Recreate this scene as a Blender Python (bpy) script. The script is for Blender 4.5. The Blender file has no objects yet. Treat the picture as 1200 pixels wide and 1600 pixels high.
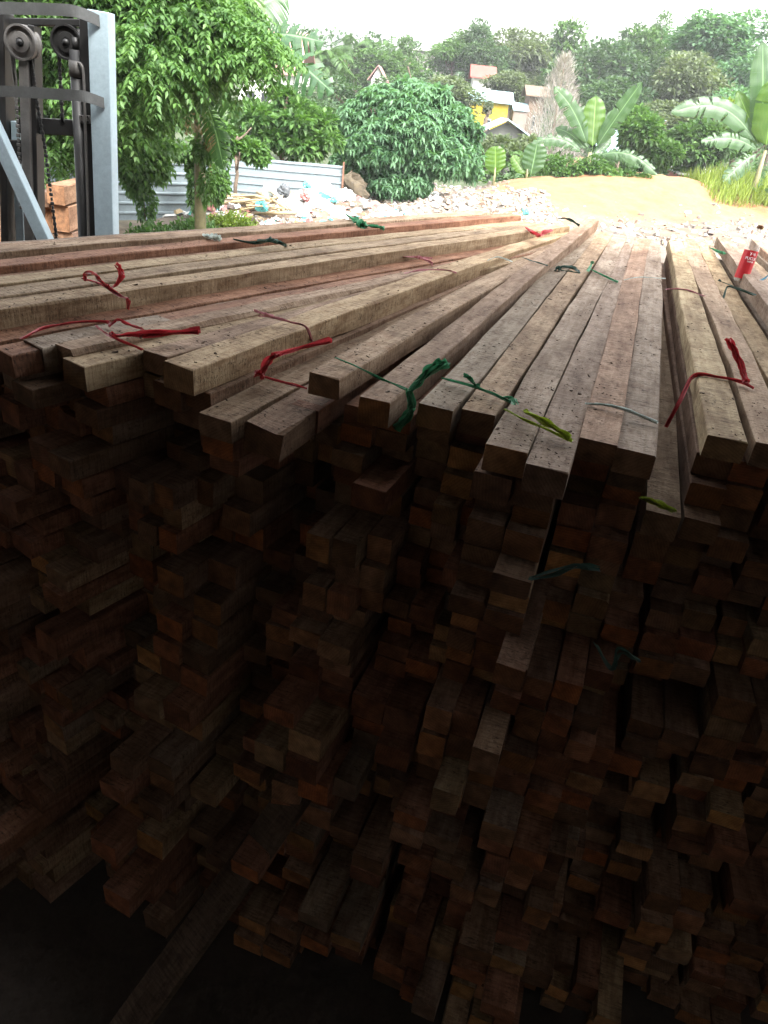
import bpy, math, random
import numpy as np
from mathutils import Vector, Matrix, Euler

sc = bpy.context.scene
COL = sc.collection
rad = math.radians

# ------------------------------------------------------------------ camera
CAM_H, PITCH, ROLL, FPX = 2.75, rad(29.2), rad(6.5), 1155.6
_r0, _u0, _f0 = Vector((1, 0, 0)), Vector((0, math.sin(PITCH), math.cos(PITCH))), Vector((0, math.cos(PITCH), -math.sin(PITCH)))
_r = math.cos(ROLL) * _r0 + math.sin(ROLL) * _u0
_u = -math.sin(ROLL) * _r0 + math.cos(ROLL) * _u0
cam = bpy.data.cameras.new("camera"); camo = bpy.data.objects.new("camera", cam); COL.objects.link(camo)
cam.lens = 26.0; cam.sensor_width = 36.0; cam.sensor_fit = 'AUTO'; cam.clip_start = 0.05; cam.clip_end = 1500
camo.matrix_world = Matrix(((_r.x, _u.x, -_f0.x, 0), (_r.y, _u.y, -_f0.y, 0), (_r.z, _u.z, -_f0.z, CAM_H), (0, 0, 0, 1)))
sc.camera = camo

# ------------------------------------------------------------------ world, sun, exposure
SUN_EL, SUN_AZ = rad(50), rad(150)          # azimuth measured from +Y towards +X
world = bpy.data.worlds.new("World"); sc.world = world; world.use_nodes = True
wn, wl = world.node_tree.nodes, world.node_tree.links
wn.clear()
sky = wn.new('ShaderNodeTexSky'); sky.sky_type = 'NISHITA'; sky.sun_disc = False
sky.sun_elevation = SUN_EL; sky.sun_rotation = SUN_AZ; sky.dust_density = 6.0; sky.air_density = 1.5; sky.ozone_density = 1.0
hs = wn.new('ShaderNodeHueSaturation'); hs.inputs['Saturation'].default_value = 0.12; hs.inputs['Value'].default_value = 1.25
bgn = wn.new('ShaderNodeBackground'); bgn.inputs[1].default_value = 0.15
wo = wn.new('ShaderNodeOutputWorld')
wl.new(sky.outputs[0], hs.inputs['Color']); wl.new(hs.outputs[0], bgn.inputs[0]); wl.new(bgn.outputs[0], wo.inputs[0])
sun = bpy.data.lights.new("sun", 'SUN'); suno = bpy.data.objects.new("sun", sun); COL.objects.link(suno)
sun.energy = 1.15; sun.angle = rad(12); sun.color = (1.0, 0.95, 0.87)
_sd = Vector((math.sin(SUN_AZ) * math.cos(SUN_EL), math.cos(SUN_AZ) * math.cos(SUN_EL), math.sin(SUN_EL)))
suno.rotation_euler = _sd.to_track_quat('Z', 'Y').to_euler()
sc.view_settings.view_transform = 'Standard'; sc.view_settings.look = 'None'
sc.view_settings.gamma = 1.0; sc.view_settings.use_curve_mapping = False
sc.view_settings.exposure = 2.6
try:
    sc.cycles.max_bounces = 8; sc.cycles.transparent_max_bounces = 12; sc.cycles.volume_bounces = 0
    sc.cycles.use_denoising = True
except Exception:
    pass

# ------------------------------------------------------------------ helpers
def ray(x, y):
    u = (x - 600) / FPX; v = (800 - y) / FPX
    return _r * u + _u * v + _f0
def at(x, y, z):                 # point of the photo on the level z
    d = ray(x, y); t = (z - CAM_H) / d.z
    return Vector((d.x * t, d.y * t, z))
def atY(x, y, Y):                # point of the photo at the distance Y
    d = ray(x, y); t = Y / d.y
    return Vector((d.x * t, Y, CAM_H + d.z * t))

def mesh(name, v, f, mats=(), mi=None, smooth=False):
    me = bpy.data.meshes.new(name)
    me.from_pydata([tuple(p) for p in v], [], [tuple(q) for q in f])
    for m in mats: me.materials.append(m)
    if mi is not None: me.polygons.foreach_set('material_index', list(mi))
    if smooth: me.polygons.foreach_set('use_smooth', [True] * len(me.polygons))
    me.update()
    return me
def npmesh(name, V, quads, mats, smooth=False):
    V = np.asarray(V, dtype=np.float32); Q = np.asarray(quads, dtype=np.int32); k = Q.shape[1]
    me = bpy.data.meshes.new(name)
    me.vertices.add(len(V)); me.vertices.foreach_set('co', V.ravel())
    me.loops.add(Q.size); me.loops.foreach_set('vertex_index', Q.ravel())
    me.polygons.add(len(Q)); me.polygons.foreach_set('loop_start', np.arange(0, Q.size, k, dtype=np.int32))
    me.polygons.foreach_set('loop_total', np.full(len(Q), k, dtype=np.int32))
    for m in mats: me.materials.append(m)
    me.update(calc_edges=True)
    if smooth: me.polygons.foreach_set('use_smooth', [True] * len(Q))
    return me
def obj(name, me, parent=None, loc=None, rot=None):
    o = bpy.data.objects.new(name, me); COL.objects.link(o)
    if parent is not None: o.parent = parent
    if loc is not None: o.location = loc
    if rot is not None: o.rotation_euler = rot
    return o
def tag(o, label=None, cat=None, group=None, kind=None):
    if label: o['label'] = label
    if cat: o['category'] = cat
    if group: o['group'] = group
    if kind: o['kind'] = kind
    elif cat: o['kind'] = 'thing'
    return o
def empty(name, loc, rot=(0, 0, 0)):
    o = bpy.data.objects.new(name, None); COL.objects.link(o); o.location = loc; o.rotation_euler = rot
    o.empty_display_size = 0.1
    return o

class MB:                        # collects simple solids into one mesh
    def __init__(s): s.v = []; s.f = []
    def add(s, v, f):
        n = len(s.v); s.v += [tuple(p) for p in v]; s.f += [tuple(i + n for i in q) for q in f]
    def box(s, c, d, M=None, bev=0.0):
        hx, hy, hz = d[0] / 2, d[1] / 2, d[2] / 2
        if bev <= 0:
            v = [Vector((sx * hx, sy * hy, sz * hz)) for sx in (-1, 1) for sy in (-1, 1) for sz in (-1, 1)]
            f = [(0, 1, 3, 2), (4, 6, 7, 5), (0, 4, 5, 1), (2, 3, 7, 6), (0, 2, 6, 4), (1, 5, 7, 3)]
        else:
            b = min(bev, hx * .9, hy * .9, hz * .9)
            v = []; idx = {}
            for sx in (-1, 1):
                for sy in (-1, 1):
                    for sz in (-1, 1):
                        for k, q in enumerate(((sx * hx, sy * (hy - b), sz * (hz - b)), (sx * (hx - b), sy * hy, sz * (hz - b)), (sx * (hx - b), sy * (hy - b), sz * hz))):
                            idx[(sx, sy, sz, k)] = len(v); v.append(Vector(q))
            g = lambda sx, sy, sz, k: idx[(sx, sy, sz, k)]
            f = []
            for s_ in (-1, 1):
                f.append([g(s_, -1, -1, 0), g(s_, 1, -1, 0), g(s_, 1, 1, 0), g(s_, -1, 1, 0)][::s_])
                f.append([g(-1, s_, -1, 1), g(-1, s_, 1, 1), g(1, s_, 1, 1), g(1, s_, -1, 1)][::s_])
                f.append([g(-1, -1, s_, 2), g(1, -1, s_, 2), g(1, 1, s_, 2), g(-1, 1, s_, 2)][::s_])
            for a in (-1, 1):
                for b2 in (-1, 1):
                    f.append([g(a, b2, -1, 0), g(a, b2, 1, 0), g(a, b2, 1, 1), g(a, b2, -1, 1)][::a * b2 * -1])
                    f.append([g(a, -1, b2, 0), g(a, 1, b2, 0), g(a, 1, b2, 2), g(a, -1, b2, 2)][::a * b2])
                    f.append([g(-1, a, b2, 1), g(1, a, b2, 1), g(1, a, b2, 2), g(-1, a, b2, 2)][::a * b2 * -1])
                    for c2 in (-1, 1):
                        f.append([g(a, b2, c2, 0), g(a, b2, c2, 1), g(a, b2, c2, 2)][::a * b2 * c2])
        v = [(M @ q if M is not None else q) + Vector(c) for q in v]
        s.add(v, f)
    def tube(s, pts, r, n=8, cap=True):
        pts = [Vector(p) for p in pts]; rr = r if hasattr(r, '__len__') else [r] * len(pts)
        V = []; F = []
        up = Vector((0, 0, 1)); prev = None
        for i, p in enumerate(pts):
            d = (pts[min(i + 1, len(pts) - 1)] - pts[max(i - 1, 0)])
            if d.length < 1e-9: d = Vector((0, 0, 1))
            d.normalize()
            a = prev if prev is not None else (up if abs(d.z) < .9 else Vector((1, 0, 0)))
            a = (a - d * a.dot(d)); a = a.normalized() if a.length > 1e-6 else d.orthogonal().normalized()
            b = d.cross(a); prev = a
            for k in range(n):
                t = 2 * math.pi * k / n
                V.append(p + (a * math.cos(t) + b * math.sin(t)) * rr[i])
        for i in range(len(pts) - 1):
            for k in range(n):
                F.append((i * n + k, i * n + (k + 1) % n, (i + 1) * n + (k + 1) % n, (i + 1) * n + k))
        if cap:
            F.append(tuple(range(n))[::-1]); F.append(tuple((len(pts) - 1) * n + k for k in range(n)))
        s.add(V, F)
    def build(s, name, mats, parent=None, smooth=False, **kw):
        if not isinstance(mats, (list, tuple)): mats = [mats]
        return obj(name, mesh(name, s.v, s.f, mats, smooth=smooth), parent, **kw)

def smoothpath(pts, n=6):
    pts = [Vector(p) for p in pts]
    if len(pts) < 3: 
        return [pts[0].lerp(pts[1], i / n) for i in range(n + 1)]
    P = [pts[0] * 2 - pts[1]] + pts + [pts[-1] * 2 - pts[-2]]
    out = []
    for i in range(1, len(P) - 2):
        for k in range(n):
            t = k / n; a, b, c, d = P[i - 1], P[i], P[i + 1], P[i + 2]
            out.append(0.5 * ((2 * b) + (c - a) * t + (2 * a - 5 * b + 4 * c - d) * t * t + (3 * b - a - 3 * c + d) * t ** 3))
    out.append(pts[-1])
    return out

# value noise for geometry
def vnoise(x, y, seed=0):
    x = np.asarray(x, float); y = np.asarray(y, float)
    xi = np.floor(x).astype(int); yi = np.floor(y).astype(int); fx = x - xi; fy = y - yi
    def h(a, b):
        n = (a * 374761393 + b * 668265263 + seed * 1442695) & 0x7fffffff
        n = ((n ^ (n >> 13)) * 1274126177) & 0x7fffffff
        return ((n ^ (n >> 16)) & 0xffff) / 65535.0
    fx = fx * fx * (3 - 2 * fx); fy = fy * fy * (3 - 2 * fy)
    return (h(xi, yi) * (1 - fx) + h(xi + 1, yi) * fx) * (1 - fy) + (h(xi, yi + 1) * (1 - fx) + h(xi + 1, yi + 1) * fx) * fy

# ------------------------------------------------------------------ materials
def newmat(name):
    m = bpy.data.materials.new(name); m.use_nodes = True
    nt = m.node_tree; nt.nodes.clear()
    out = nt.nodes.new('ShaderNodeOutputMaterial'); b = nt.nodes.new('ShaderNodeBsdfPrincipled')
    nt.links.new(b.outputs[0], out.inputs[0])
    return m, nt, b, out
def N(nt, t, **kw):
    n = nt.nodes.new(t)
    for k, v in kw.items():
        if k in n.inputs: n.inputs[k].default_value = v
        else: setattr(n, k, v)
    return n
def noise(nt, vec, scale, detail=4, rough=.55, mapscale=None):
    if mapscale is not None:
        mp = nt.nodes.new('ShaderNodeMapping'); mp.inputs['Scale'].default_value = mapscale
        nt.links.new(vec, mp.inputs[0]); vec = mp.outputs[0]
    n = nt.nodes.new('ShaderNodeTexNoise'); n.inputs['Scale'].default_value = scale
    n.inputs['Detail'].default_value = detail; n.inputs['Roughness'].default_value = rough
    if vec is not None: nt.links.new(vec, n.inputs['Vector'])
    return n.outputs[0]
def ramp(nt, fac, stops):
    r = nt.nodes.new('ShaderNodeValToRGB'); e = r.color_ramp.elements
    while len(e) < len(stops): e.new(0.5)
    for i, (p, c) in enumerate(stops):
        e[i].position = p; e[i].color = c if len(c) == 4 else (*c, 1)
    nt.links.new(fac, r.inputs[0]); return r.outputs[0]
def mix(nt, fac, a, b, mode='MIX'):
    m = nt.nodes.new('ShaderNodeMix'); m.data_type = 'RGBA'; m.blend_type = mode
    if isinstance(fac, (int, float)): m.inputs[0].default_value = fac
    else: nt.links.new(fac, m.inputs[0])
    for i, c in ((6, a), (7, b)):
        if hasattr(c, 'is_output') or hasattr(c, 'links'): nt.links.new(c, m.inputs[i])
        else: m.inputs[i].default_value = (*c, 1) if len(c) == 3 else c
    return m.outputs[2]
def math_(nt, op, a, b=0.0, clamp=False):
    m = nt.nodes.new('ShaderNodeMath'); m.operation = op; m.use_clamp = clamp
    for i, c in ((0, a), (1, b)):
        if isinstance(c, (int, float)): m.inputs[i].default_value = c
        else: nt.links.new(c, m.inputs[i])
    return m.outputs[0]
def bump(nt, b, height, strength=.3, dist=.002):
    n = nt.nodes.new('ShaderNodeBump'); n.inputs['Strength'].default_value = strength; n.inputs['Distance'].default_value = dist
    nt.links.new(height, n.inputs['Height']); nt.links.new(n.outputs[0], b.inputs['Normal'])

def wood_material(name, end=False):
    m, nt, b, out = newmat(name)
    wc = N(nt, 'ShaderNodeAttribute', attribute_name='wc'); tint = N(nt, 'ShaderNodeAttribute', attribute_name='tint')
    v = wc.outputs['Vector']
    if not end:
        grain = noise(nt, v, 1.0, 5, .6, (70, 2.2, 70))
        saw = noise(nt, v, 1.0, 3, .65, (13, 130, 13))
        blot = noise(nt, v, 1.0, 3, .6, (9, 2.6, 9))
        fine = noise(nt, v, 260, 3, .7)
        speck = noise(nt, v, 1.0, 4, .75, (55, 170, 90))
        crumb = noise(nt, v, 1.0, 2, .6, (22, 9, 22))
        c = mix(nt, ramp(nt, grain, [(.25, (.66, .60, .54)), (.75, (1.22, 1.18, 1.12))]), tint.outputs['Color'], (1, 1, 1), 'MIX')
        # multiply chain
        c = mix(nt, 1.0, tint.outputs['Color'], ramp(nt, grain, [(.3, (.72, .67, .62)), (.72, (1.0, 1.0, 1.0))]), 'MULTIPLY')
        c = mix(nt, math_(nt, 'MULTIPLY', ramp(nt, noise(nt, v, 1.0, 2, .5, (11, 4, 11)), [(.3, (.35, .35, .35)), (.65, (1, 1, 1))]), .85), c, ramp(nt, saw, [(.38, (.52, .48, .45)), (.56, (1.0, 1.0, 1.0))]), 'MULTIPLY')
        dirt = noise(nt, v, 1.0, 5, .7, (30, 12, 30)); c = mix(nt, .65, c, ramp(nt, dirt, [(.36, (.50, .38, .30)), (.54, (1, 1, 1))]), 'MULTIPLY')
        c = mix(nt, .8, c, ramp(nt, blot, [(.34, (.48, .41, .36)), (.60, (1.0, 1.0, 1.0))]), 'MULTIPLY')
        c = mix(nt, .7, c, ramp(nt, fine, [(.3, (.6, .6, .6)), (.65, (1, 1, 1))]), 'MULTIPLY')
        sp = math_(nt, 'MULTIPLY', ramp(nt, speck, [(.56, (0, 0, 0)), (.64, (1, 1, 1))]), ramp(nt, crumb, [(.38, (.10, .10, .10)), (.58, (1, 1, 1))]))
        c = mix(nt, math_(nt, 'MULTIPLY', sp, .85), c, (.035, .022, .015))
        nt.links.new(c, b.inputs['Base Color'])
        h = math_(nt, 'ADD', math_(nt, 'MULTIPLY', saw, .5), math_(nt, 'ADD', math_(nt, 'MULTIPLY', fine, .35), math_(nt, 'MULTIPLY', sp, .8)))
        bump(nt, b, h, .9, .0035)
    else:
        g = noise(nt, v, 1.0, 4, .6, (26, 3, 26)); f2 = noise(nt, v, 300, 3, .7); big = noise(nt, v, 14, 2)
        c = mix(nt, 1.0, tint.outputs['Color'], ramp(nt, g, [(.3, (.40, .34, .29)), (.7, (.85, .72, .60))]), 'MULTIPLY')
        wv = nt.nodes.new('ShaderNodeTexWave'); wv.wave_type = 'RINGS'; wv.rings_direction = 'Y'; wv.inputs['Scale'].default_value = 38; wv.inputs['Distortion'].default_value = 2.2; wv.inputs['Detail'].default_value = 2; nt.links.new(v, wv.inputs[0])
        c = mix(nt, .35, c, ramp(nt, wv.outputs[1], [(.1, (.6, .5, .42)), (.8, (1, 1, 1))]), 'MULTIPLY')
        c = mix(nt, .6, c, ramp(nt, f2, [(.3, (.5, .5, .5)), (.7, (1, 1, 1))]), 'MULTIPLY')
        c = mix(nt, .6, c, ramp(nt, big, [(.35, (.5, .45, .42)), (.6, (1, 1, 1))]), 'MULTIPLY')
        nt.links.new(c, b.inputs['Base Color']); bump(nt, b, f2, .5, .002)
    b.inputs['Roughness'].default_value = .82; b.inputs['Specular IOR Level'].default_value = .25
    return m
M_WOOD = wood_material('sawn_wood'); M_END = wood_material('end_grain', True)

def simple(name, col, rough=.6, metal=0, nscale=8, var=.25, bstr=.1, bdist=.003, spec=.4, col2=None, coord='Object'):
    m, nt, b, out = newmat(name)
    tc = nt.nodes.new('ShaderNodeTexCoord')
    n = noise(nt, tc.outputs[coord], nscale, 5, .6); n2 = noise(nt, tc.outputs[coord], nscale * 9, 3, .6)
    lo = tuple(c * (1 - var) for c in col); hi = tuple(min(1, c * (1 + var * .6)) for c in col)
    c = ramp(nt, n, [(.3, lo if col2 is None else col2), (.7, hi)])
    c = mix(nt, .35, c, ramp(nt, n2, [(.3, (.6, .6, .6)), (.65, (1, 1, 1))]), 'MULTIPLY')
    nt.links.new(c, b.inputs['Base Color'])
    b.inputs['Roughness'].default_value = rough; b.inputs['Metallic'].default_value = metal
    b.inputs['Specular IOR Level'].default_value = spec
    bump(nt, b, n2, bstr, bdist)
    return m
def leaf_material(name, dark, light, trans=.35, nscale=.7, rough=.5):
    m, nt, b, out = newmat(name)
    g = nt.nodes.new('ShaderNodeNewGeometry'); tc = nt.nodes.new('ShaderNodeTexCoord')
    n = noise(nt, tc.outputs['Object'], nscale, 3, .6)
    f = math_(nt, 'ADD', math_(nt, 'MULTIPLY', g.outputs['Random Per Island'], .45), math_(nt, 'MULTIPLY', n, .6), True)
    c = ramp(nt, f, [(.2, dark), (.85, light)])
    nt.links.new(c, b.inputs['Base Color'])
    b.inputs['Roughness'].default_value = rough; b.inputs['Specular IOR Level'].default_value = .35
    t = nt.nodes.new('ShaderNodeBsdfTranslucent'); mx = nt.nodes.new('ShaderNodeMixShader'); mx.inputs[0].default_value = trans
    c2 = mix(nt, 1.0, c, (1.25, 1.35, .7), 'MULTIPLY')
    nt.links.new(c2, t.inputs[0]); nt.links.new(b.outputs[0], mx.inputs[1]); nt.links.new(t.outputs[0], mx.inputs[2]); nt.links.new(mx.outputs[0], out.inputs[0])
    return m
def raffia_material(name, col):
    m, nt, b, out = newmat(name)
    g = nt.nodes.new('ShaderNodeNewGeometry'); tc = nt.nodes.new('ShaderNodeTexCoord')
    n = noise(nt, tc.outputs['Object'], 160, 3, .6)
    f = math_(nt, 'ADD', math_(nt, 'MULTIPLY', g.outputs['Random Per Island'], .5), math_(nt, 'MULTIPLY', n, .5))
    c = ramp(nt, f, [(.25, tuple(x * .6 for x in col)), (.6, col), (.9, tuple(min(1, x * 1.2 + .12) for x in col))])
    nt.links.new(c, b.inputs['Base Color']); b.inputs['Roughness'].default_value = .45
    t = nt.nodes.new('ShaderNodeBsdfTranslucent'); mx = nt.nodes.new('ShaderNodeMixShader'); mx.inputs[0].default_value = .35
    nt.links.new(c, t.inputs[0]); nt.links.new(b.outputs[0], mx.inputs[1]); nt.links.new(t.outputs[0], mx.inputs[2]); nt.links.new(mx.outputs[0], out.inputs[0])
    bump(nt, b, n, .4, .001)
    return m

# ------------------------------------------------------------------ ground
def sstep(a, b, x):
    t = np.clip((x - a) / (b - a), 0, 1); return t * t * (3 - 2 * t)
def ground_z(x, y):
    x = np.asarray(x, float); y = np.asarray(y, float)
    yb = 21 + .75 * np.clip(x - 1, 0, 14) + .8 * (vnoise(x * .4, y * .4, 5) - .5)
    crest = .34 + .66 * sstep(1, 8, x) + .09 * np.sin(x * .75 + .4) * sstep(2, 5, x) - .10 * sstep(10, 14, x)
    m = crest * sstep(.8, 4.0, x + .4 * (vnoise(x * .5, y * .5, 3) - .5)) * sstep(yb + .2, yb + 6, y) ** .8
    back = sstep(yb + 7, yb + 12, y)
    m = m * (1 - back)
    hill = -.9 * sstep(33, 41, y) * sstep(-4, 4, x) + 3.0 * sstep(52, 85, y) + 4.5 * sstep(80, 130, y) + 4 * sstep(130, 260, y)
    heap = .55 * np.exp(-(((x + 2.0) / 1.7) ** 2 + ((y - 19.0) / 1.5) ** 2)) + .32 * np.exp(-(((x + 4.4) / 1.0) ** 2 + ((y - 17.8) / 1.2) ** 2)) \
        + .35 * np.exp(-(((x - 1.6) / 1.6) ** 2 + ((y - 24.0) / 1.6) ** 2))
    rough = (vnoise(x * 2.3, y * 2.3, 7) - .5) * .10 + (vnoise(x * 6, y * 6, 9) - .5) * .05 + (vnoise(x * .6, y * .6, 10) - .5) * .16
    rough = rough * sstep(6.5, 9, y)
    return m + hill + heap + rough
def axis(segs):
    out = []
    for a, b, s in segs: out += list(np.arange(a, b, s))
    return np.array(out + [segs[-1][1]])
gx = axis([(-300, -60, 30), (-60, -16, 3), (-16, 20, .22), (20, 60, 2.5), (60, 300, 30)])
gy = axis([(-60, -8, 8), (-8, 8, 1), (8, 36, .2), (36, 60, 1.2), (60, 140, 4), (140, 420, 25)])
GX, GY = np.meshgrid(gx, gy); GZ = ground_z(GX, GY)
nx, ny = len(gx), len(gy)
I = (np.arange(ny - 1)[:, None] * nx + np.arange(nx - 1)[None, :]).ravel()
M_GROUND, nt, b, out = newmat('ground_soil')
tc = nt.nodes.new('ShaderNodeTexCoord'); ga = N(nt, 'ShaderNodeAttribute', attribute_name='gcol')
n1 = noise(nt, tc.outputs['Object'], 1.4, 6, .65); n2 = noise(nt, tc.outputs['Object'], 9, 5, .7); n3 = noise(nt, tc.outputs['Object'], 45, 3, .7)
c = mix(nt, .8, ga.outputs['Color'], ramp(nt, n1, [(.32, (.62, .55, .5)), (.62, (1, 1, 1))]), 'MULTIPLY')
c = mix(nt, .6, c, ramp(nt, n2, [(.3, (.55, .5, .46)), (.6, (1.0, 1.0, 1.0))]), 'MULTIPLY')
c = mix(nt, .5, c, ramp(nt, n3, [(.3, (.6, .6, .6)), (.62, (1, 1, 1))]), 'MULTIPLY')
nt.links.new(c, b.inputs['Base Color']); b.inputs['Roughness'].default_value = .95; bump(nt, b, n2, .6, .03)
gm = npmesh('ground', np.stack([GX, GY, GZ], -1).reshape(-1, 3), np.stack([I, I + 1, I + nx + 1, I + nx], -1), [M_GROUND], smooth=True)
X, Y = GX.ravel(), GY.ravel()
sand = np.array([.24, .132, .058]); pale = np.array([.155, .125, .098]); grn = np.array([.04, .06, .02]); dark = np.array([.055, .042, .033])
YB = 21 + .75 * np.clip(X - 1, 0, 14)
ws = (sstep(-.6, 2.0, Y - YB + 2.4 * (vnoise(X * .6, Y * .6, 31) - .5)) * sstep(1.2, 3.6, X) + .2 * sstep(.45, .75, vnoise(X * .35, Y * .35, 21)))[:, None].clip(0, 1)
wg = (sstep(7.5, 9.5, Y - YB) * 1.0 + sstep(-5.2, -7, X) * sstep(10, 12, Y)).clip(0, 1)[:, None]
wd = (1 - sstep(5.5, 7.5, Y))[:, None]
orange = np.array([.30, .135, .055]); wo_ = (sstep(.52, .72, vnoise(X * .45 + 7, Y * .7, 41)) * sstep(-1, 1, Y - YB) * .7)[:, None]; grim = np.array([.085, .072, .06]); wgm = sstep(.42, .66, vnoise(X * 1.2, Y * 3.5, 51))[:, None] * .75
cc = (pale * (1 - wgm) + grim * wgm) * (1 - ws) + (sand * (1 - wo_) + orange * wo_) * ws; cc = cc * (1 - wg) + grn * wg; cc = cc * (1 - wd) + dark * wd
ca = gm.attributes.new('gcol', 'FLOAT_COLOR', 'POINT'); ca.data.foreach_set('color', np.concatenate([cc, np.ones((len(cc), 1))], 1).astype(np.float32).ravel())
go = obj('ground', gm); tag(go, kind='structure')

# ------------------------------------------------------------------ unseen shed shading the pile
M_ROOF = simple('rusty_zinc', (.11, .10, .09), .7, 0, 3, .4)
M_SHEDWALL = simple('bounce_boards', (.25, .18, .128), .8, 0, 3, .25)  # warm tone chosen so the unseen walls bounce light onto the beam ends
shed = empty('unseen_shed', (0, -2, 0))
tag(shed, 'unseen shed roof over the near end of the timber pile, with walls added to shape its light', 'shed')
RX0, RX1, RY0, RY1, RZ = -5.2, 5.0, -4.0, 3.3, 4.7  # front roof edge set to control how much sky reaches the pile
def ribbed_sheet(x0, x1, y0, y1, z, pitch=.19, d=.03, t=.004):
    xs = []; k = x0
    while k < x1: xs += [(k, 0), (k + pitch * .45, 0), (k + pitch * .5, d), (k + pitch * .95, d)]; k += pitch
    v = []; f = []
    for (xx, dz) in xs:
        v += [(xx, y0, z + dz), (xx, y1, z + dz), (xx, y0, z + dz + t), (xx, y1, z + dz + t)]
    for i in range(len(xs) - 1):
        a = i * 4
        f += [(a, a + 4, a + 5, a + 1), (a + 2, a + 3, a + 7, a + 6)]
    return v, f
v, f = ribbed_sheet(RX0, RX1, RY0, RY1, RZ)
obj('roof', mesh('roof', [Vector(p) - Vector((0, -2, 0)) for p in v], f, [M_ROOF]), shed)
for nm, c_, d_ in (('wall', (-5.2, -.4, 2.3), (.06, 7.0, 4.58)), ('wall', (-.1, -3.97, 2.3), (10.1, .06, 4.58)), ('wall', (5.0, -.9, 2.3), (.06, 6.0, 4.58))):
    mb = MB(); mb.box(Vector(c_) - Vector((0, -2, 0)), d_); mb.build(nm, M_SHEDWALL, shed)  # unseen walls, added and positioned to dim and bounce light on the pile face
for px_, py_ in ((-5.05, 3.2), (4.85, 3.2), (4.85, 1.95), (-5.05, -3.8), (4.85, -3.8)):
    mb = MB(); mb.box(Vector((px_, py_, 2.29)) - Vector((0, -2, 0)), (.16, .16, 4.58), bev=.01); mb.build('post', M_SHEDWALL, shed)
for yy in (-3.8, -2, -.1, 1.6, 3.1):
    mb = MB(); mb.box(Vector((-.1, yy, RZ - .075)) - Vector((0, -2, 0)), (9.9, .08, .14)); mb.build('rafter', M_SHEDWALL, shed)

# ------------------------------------------------------------------ timber
rng = random.Random(11)
TINTS = dict(grey=(.37, .31, .235), pale=(.53, .43, .27), red=(.42, .235, .15), tan=(.46, .36, .245), brown=(.33, .235, .16), pink=(.47, .345, .24), ash=(.41, .35, .27))
def beam_data(w, h, L, seed, tint, nseg=10, bow=.008, end_jit=.0035, chamf=.0016, endtint=None, ragged=0.0):
    r = random.Random(seed)
    V = []; F = []; MI = []; WC = []; T = []
    ys = [0.0] + [L * (i + (r.random() - .5) * .3) / nseg for i in range(1, nseg)] + [L]
    a1, a2, b1, b2 = (r.uniform(-1, 1) * bow for _ in range(4)); ph = r.uniform(0, 6)
    off = Vector((r.uniform(-50, 50), r.uniform(-50, 50), r.uniform(-50, 50)))
    dim = [r.uniform(-.002, .002) for _ in range(4)]
    fm = r.uniform(.86, 1.1); t = tuple(x * fm * q * r.uniform(.975, 1.025) for x, q in zip(tint, (1.03, .985, 1.0)))
    cb0 = [chamf * r.uniform(.4, 1.8) for _ in range(4)]
    for i, y in enumerate(ys):
        s = y / L
        dx = a1 * math.sin(math.pi * s) + a2 * math.sin(2 * math.pi * s + ph) * .5; dz = b1 * math.sin(math.pi * s) * .7 + b2 * .3 * math.sin(3 * s + ph)
        ww = w / 2 + r.uniform(-.0022, .0022) * (1 if nseg > 12 else .4); hh = h + r.uniform(-.0022, .0022) * (1 if nseg > 12 else .4)
        cb = [max(.0006, q * r.uniform(.6, 1.5) + (r.uniform(.002, .007) if r.random() < .07 else 0)) for q in cb0]
        prof = [(-ww, cb[0]), (-ww, hh - cb[1]), (-ww + cb[1], hh), (ww - cb[2], hh), (ww, hh - cb[2]), (ww, cb[3]), (ww - cb[3], 0), (-ww + cb[0], 0)]
        for (px_, pz_) in prof:
            jy = (r.uniform(-1, 1) * end_jit + (r.uniform(0, 1) * ragged)) if i in (0, len(ys) - 1) else 0
            V.append((px_ + dx, y + jy, pz_ + dz)); WC.append(Vector((px_, y, pz_)) + off); T.append(t)
    n = len(ys)
    for i in range(n - 1):
        for k in range(8):
            F.append((i * 8 + k, (i + 1) * 8 + k, (i + 1) * 8 + (k + 1) % 8, i * 8 + (k + 1) % 8)); MI.append(0)
    et = endtint or tuple(x * q for x, q in zip(t, r.choice([(1, 1, 1), (1.15, 1, .85), (.8, .8, .85), (1.3, 1.05, .7), (.7, .65, .6)])))
    for ring, rev in ((0, False), (n - 1, True)):
        base = len(V)
        for k in range(8):
            V.append(V[ring * 8 + k]); WC.append(WC[ring * 8 + k]); T.append(et)
        f = [base + k for k in range(8)]
        F.append(tuple(f[::-1]) if rev else tuple(f)); MI.append(1)
    F = [tuple(f[::-1]) for f in F]
    return V, F, MI, WC, T
def set_attrs(me, WC, T):
    a = me.attributes.new('wc', 'FLOAT_VECTOR', 'POINT'); a.data.foreach_set('vector', np.array([tuple(q) for q in WC], dtype=np.float32).ravel())
    a = me.attributes.new('tint', 'FLOAT_COLOR', 'POINT'); a.data.foreach_set('color', np.array([(*q, 1) for q in T], dtype=np.float32).ravel())
def beam_matrix(loc, yaw, pitch=0, roll=0):
    return Matrix.Translation(loc) @ Matrix.Rotation(-yaw, 4, 'Z') @ Matrix.Rotation(pitch, 4, 'X') @ Matrix.Rotation(roll, 4, 'Y')
def beam(loc, yaw, w, h, L, tint, seed, label, pitch=0, roll=0, group=None, name='timber_beam', cat='timber beam', **kw):
    V, F, MI, WC, T = beam_data(w, h, L, seed, tint, **kw)
    me = mesh(name, V, F, [M_WOOD, M_END], MI); set_attrs(me, WC, T)
    o = obj(name, me); o.matrix_world = beam_matrix(loc, yaw, pitch, roll)
    return tag(o, label, cat, group)

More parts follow.
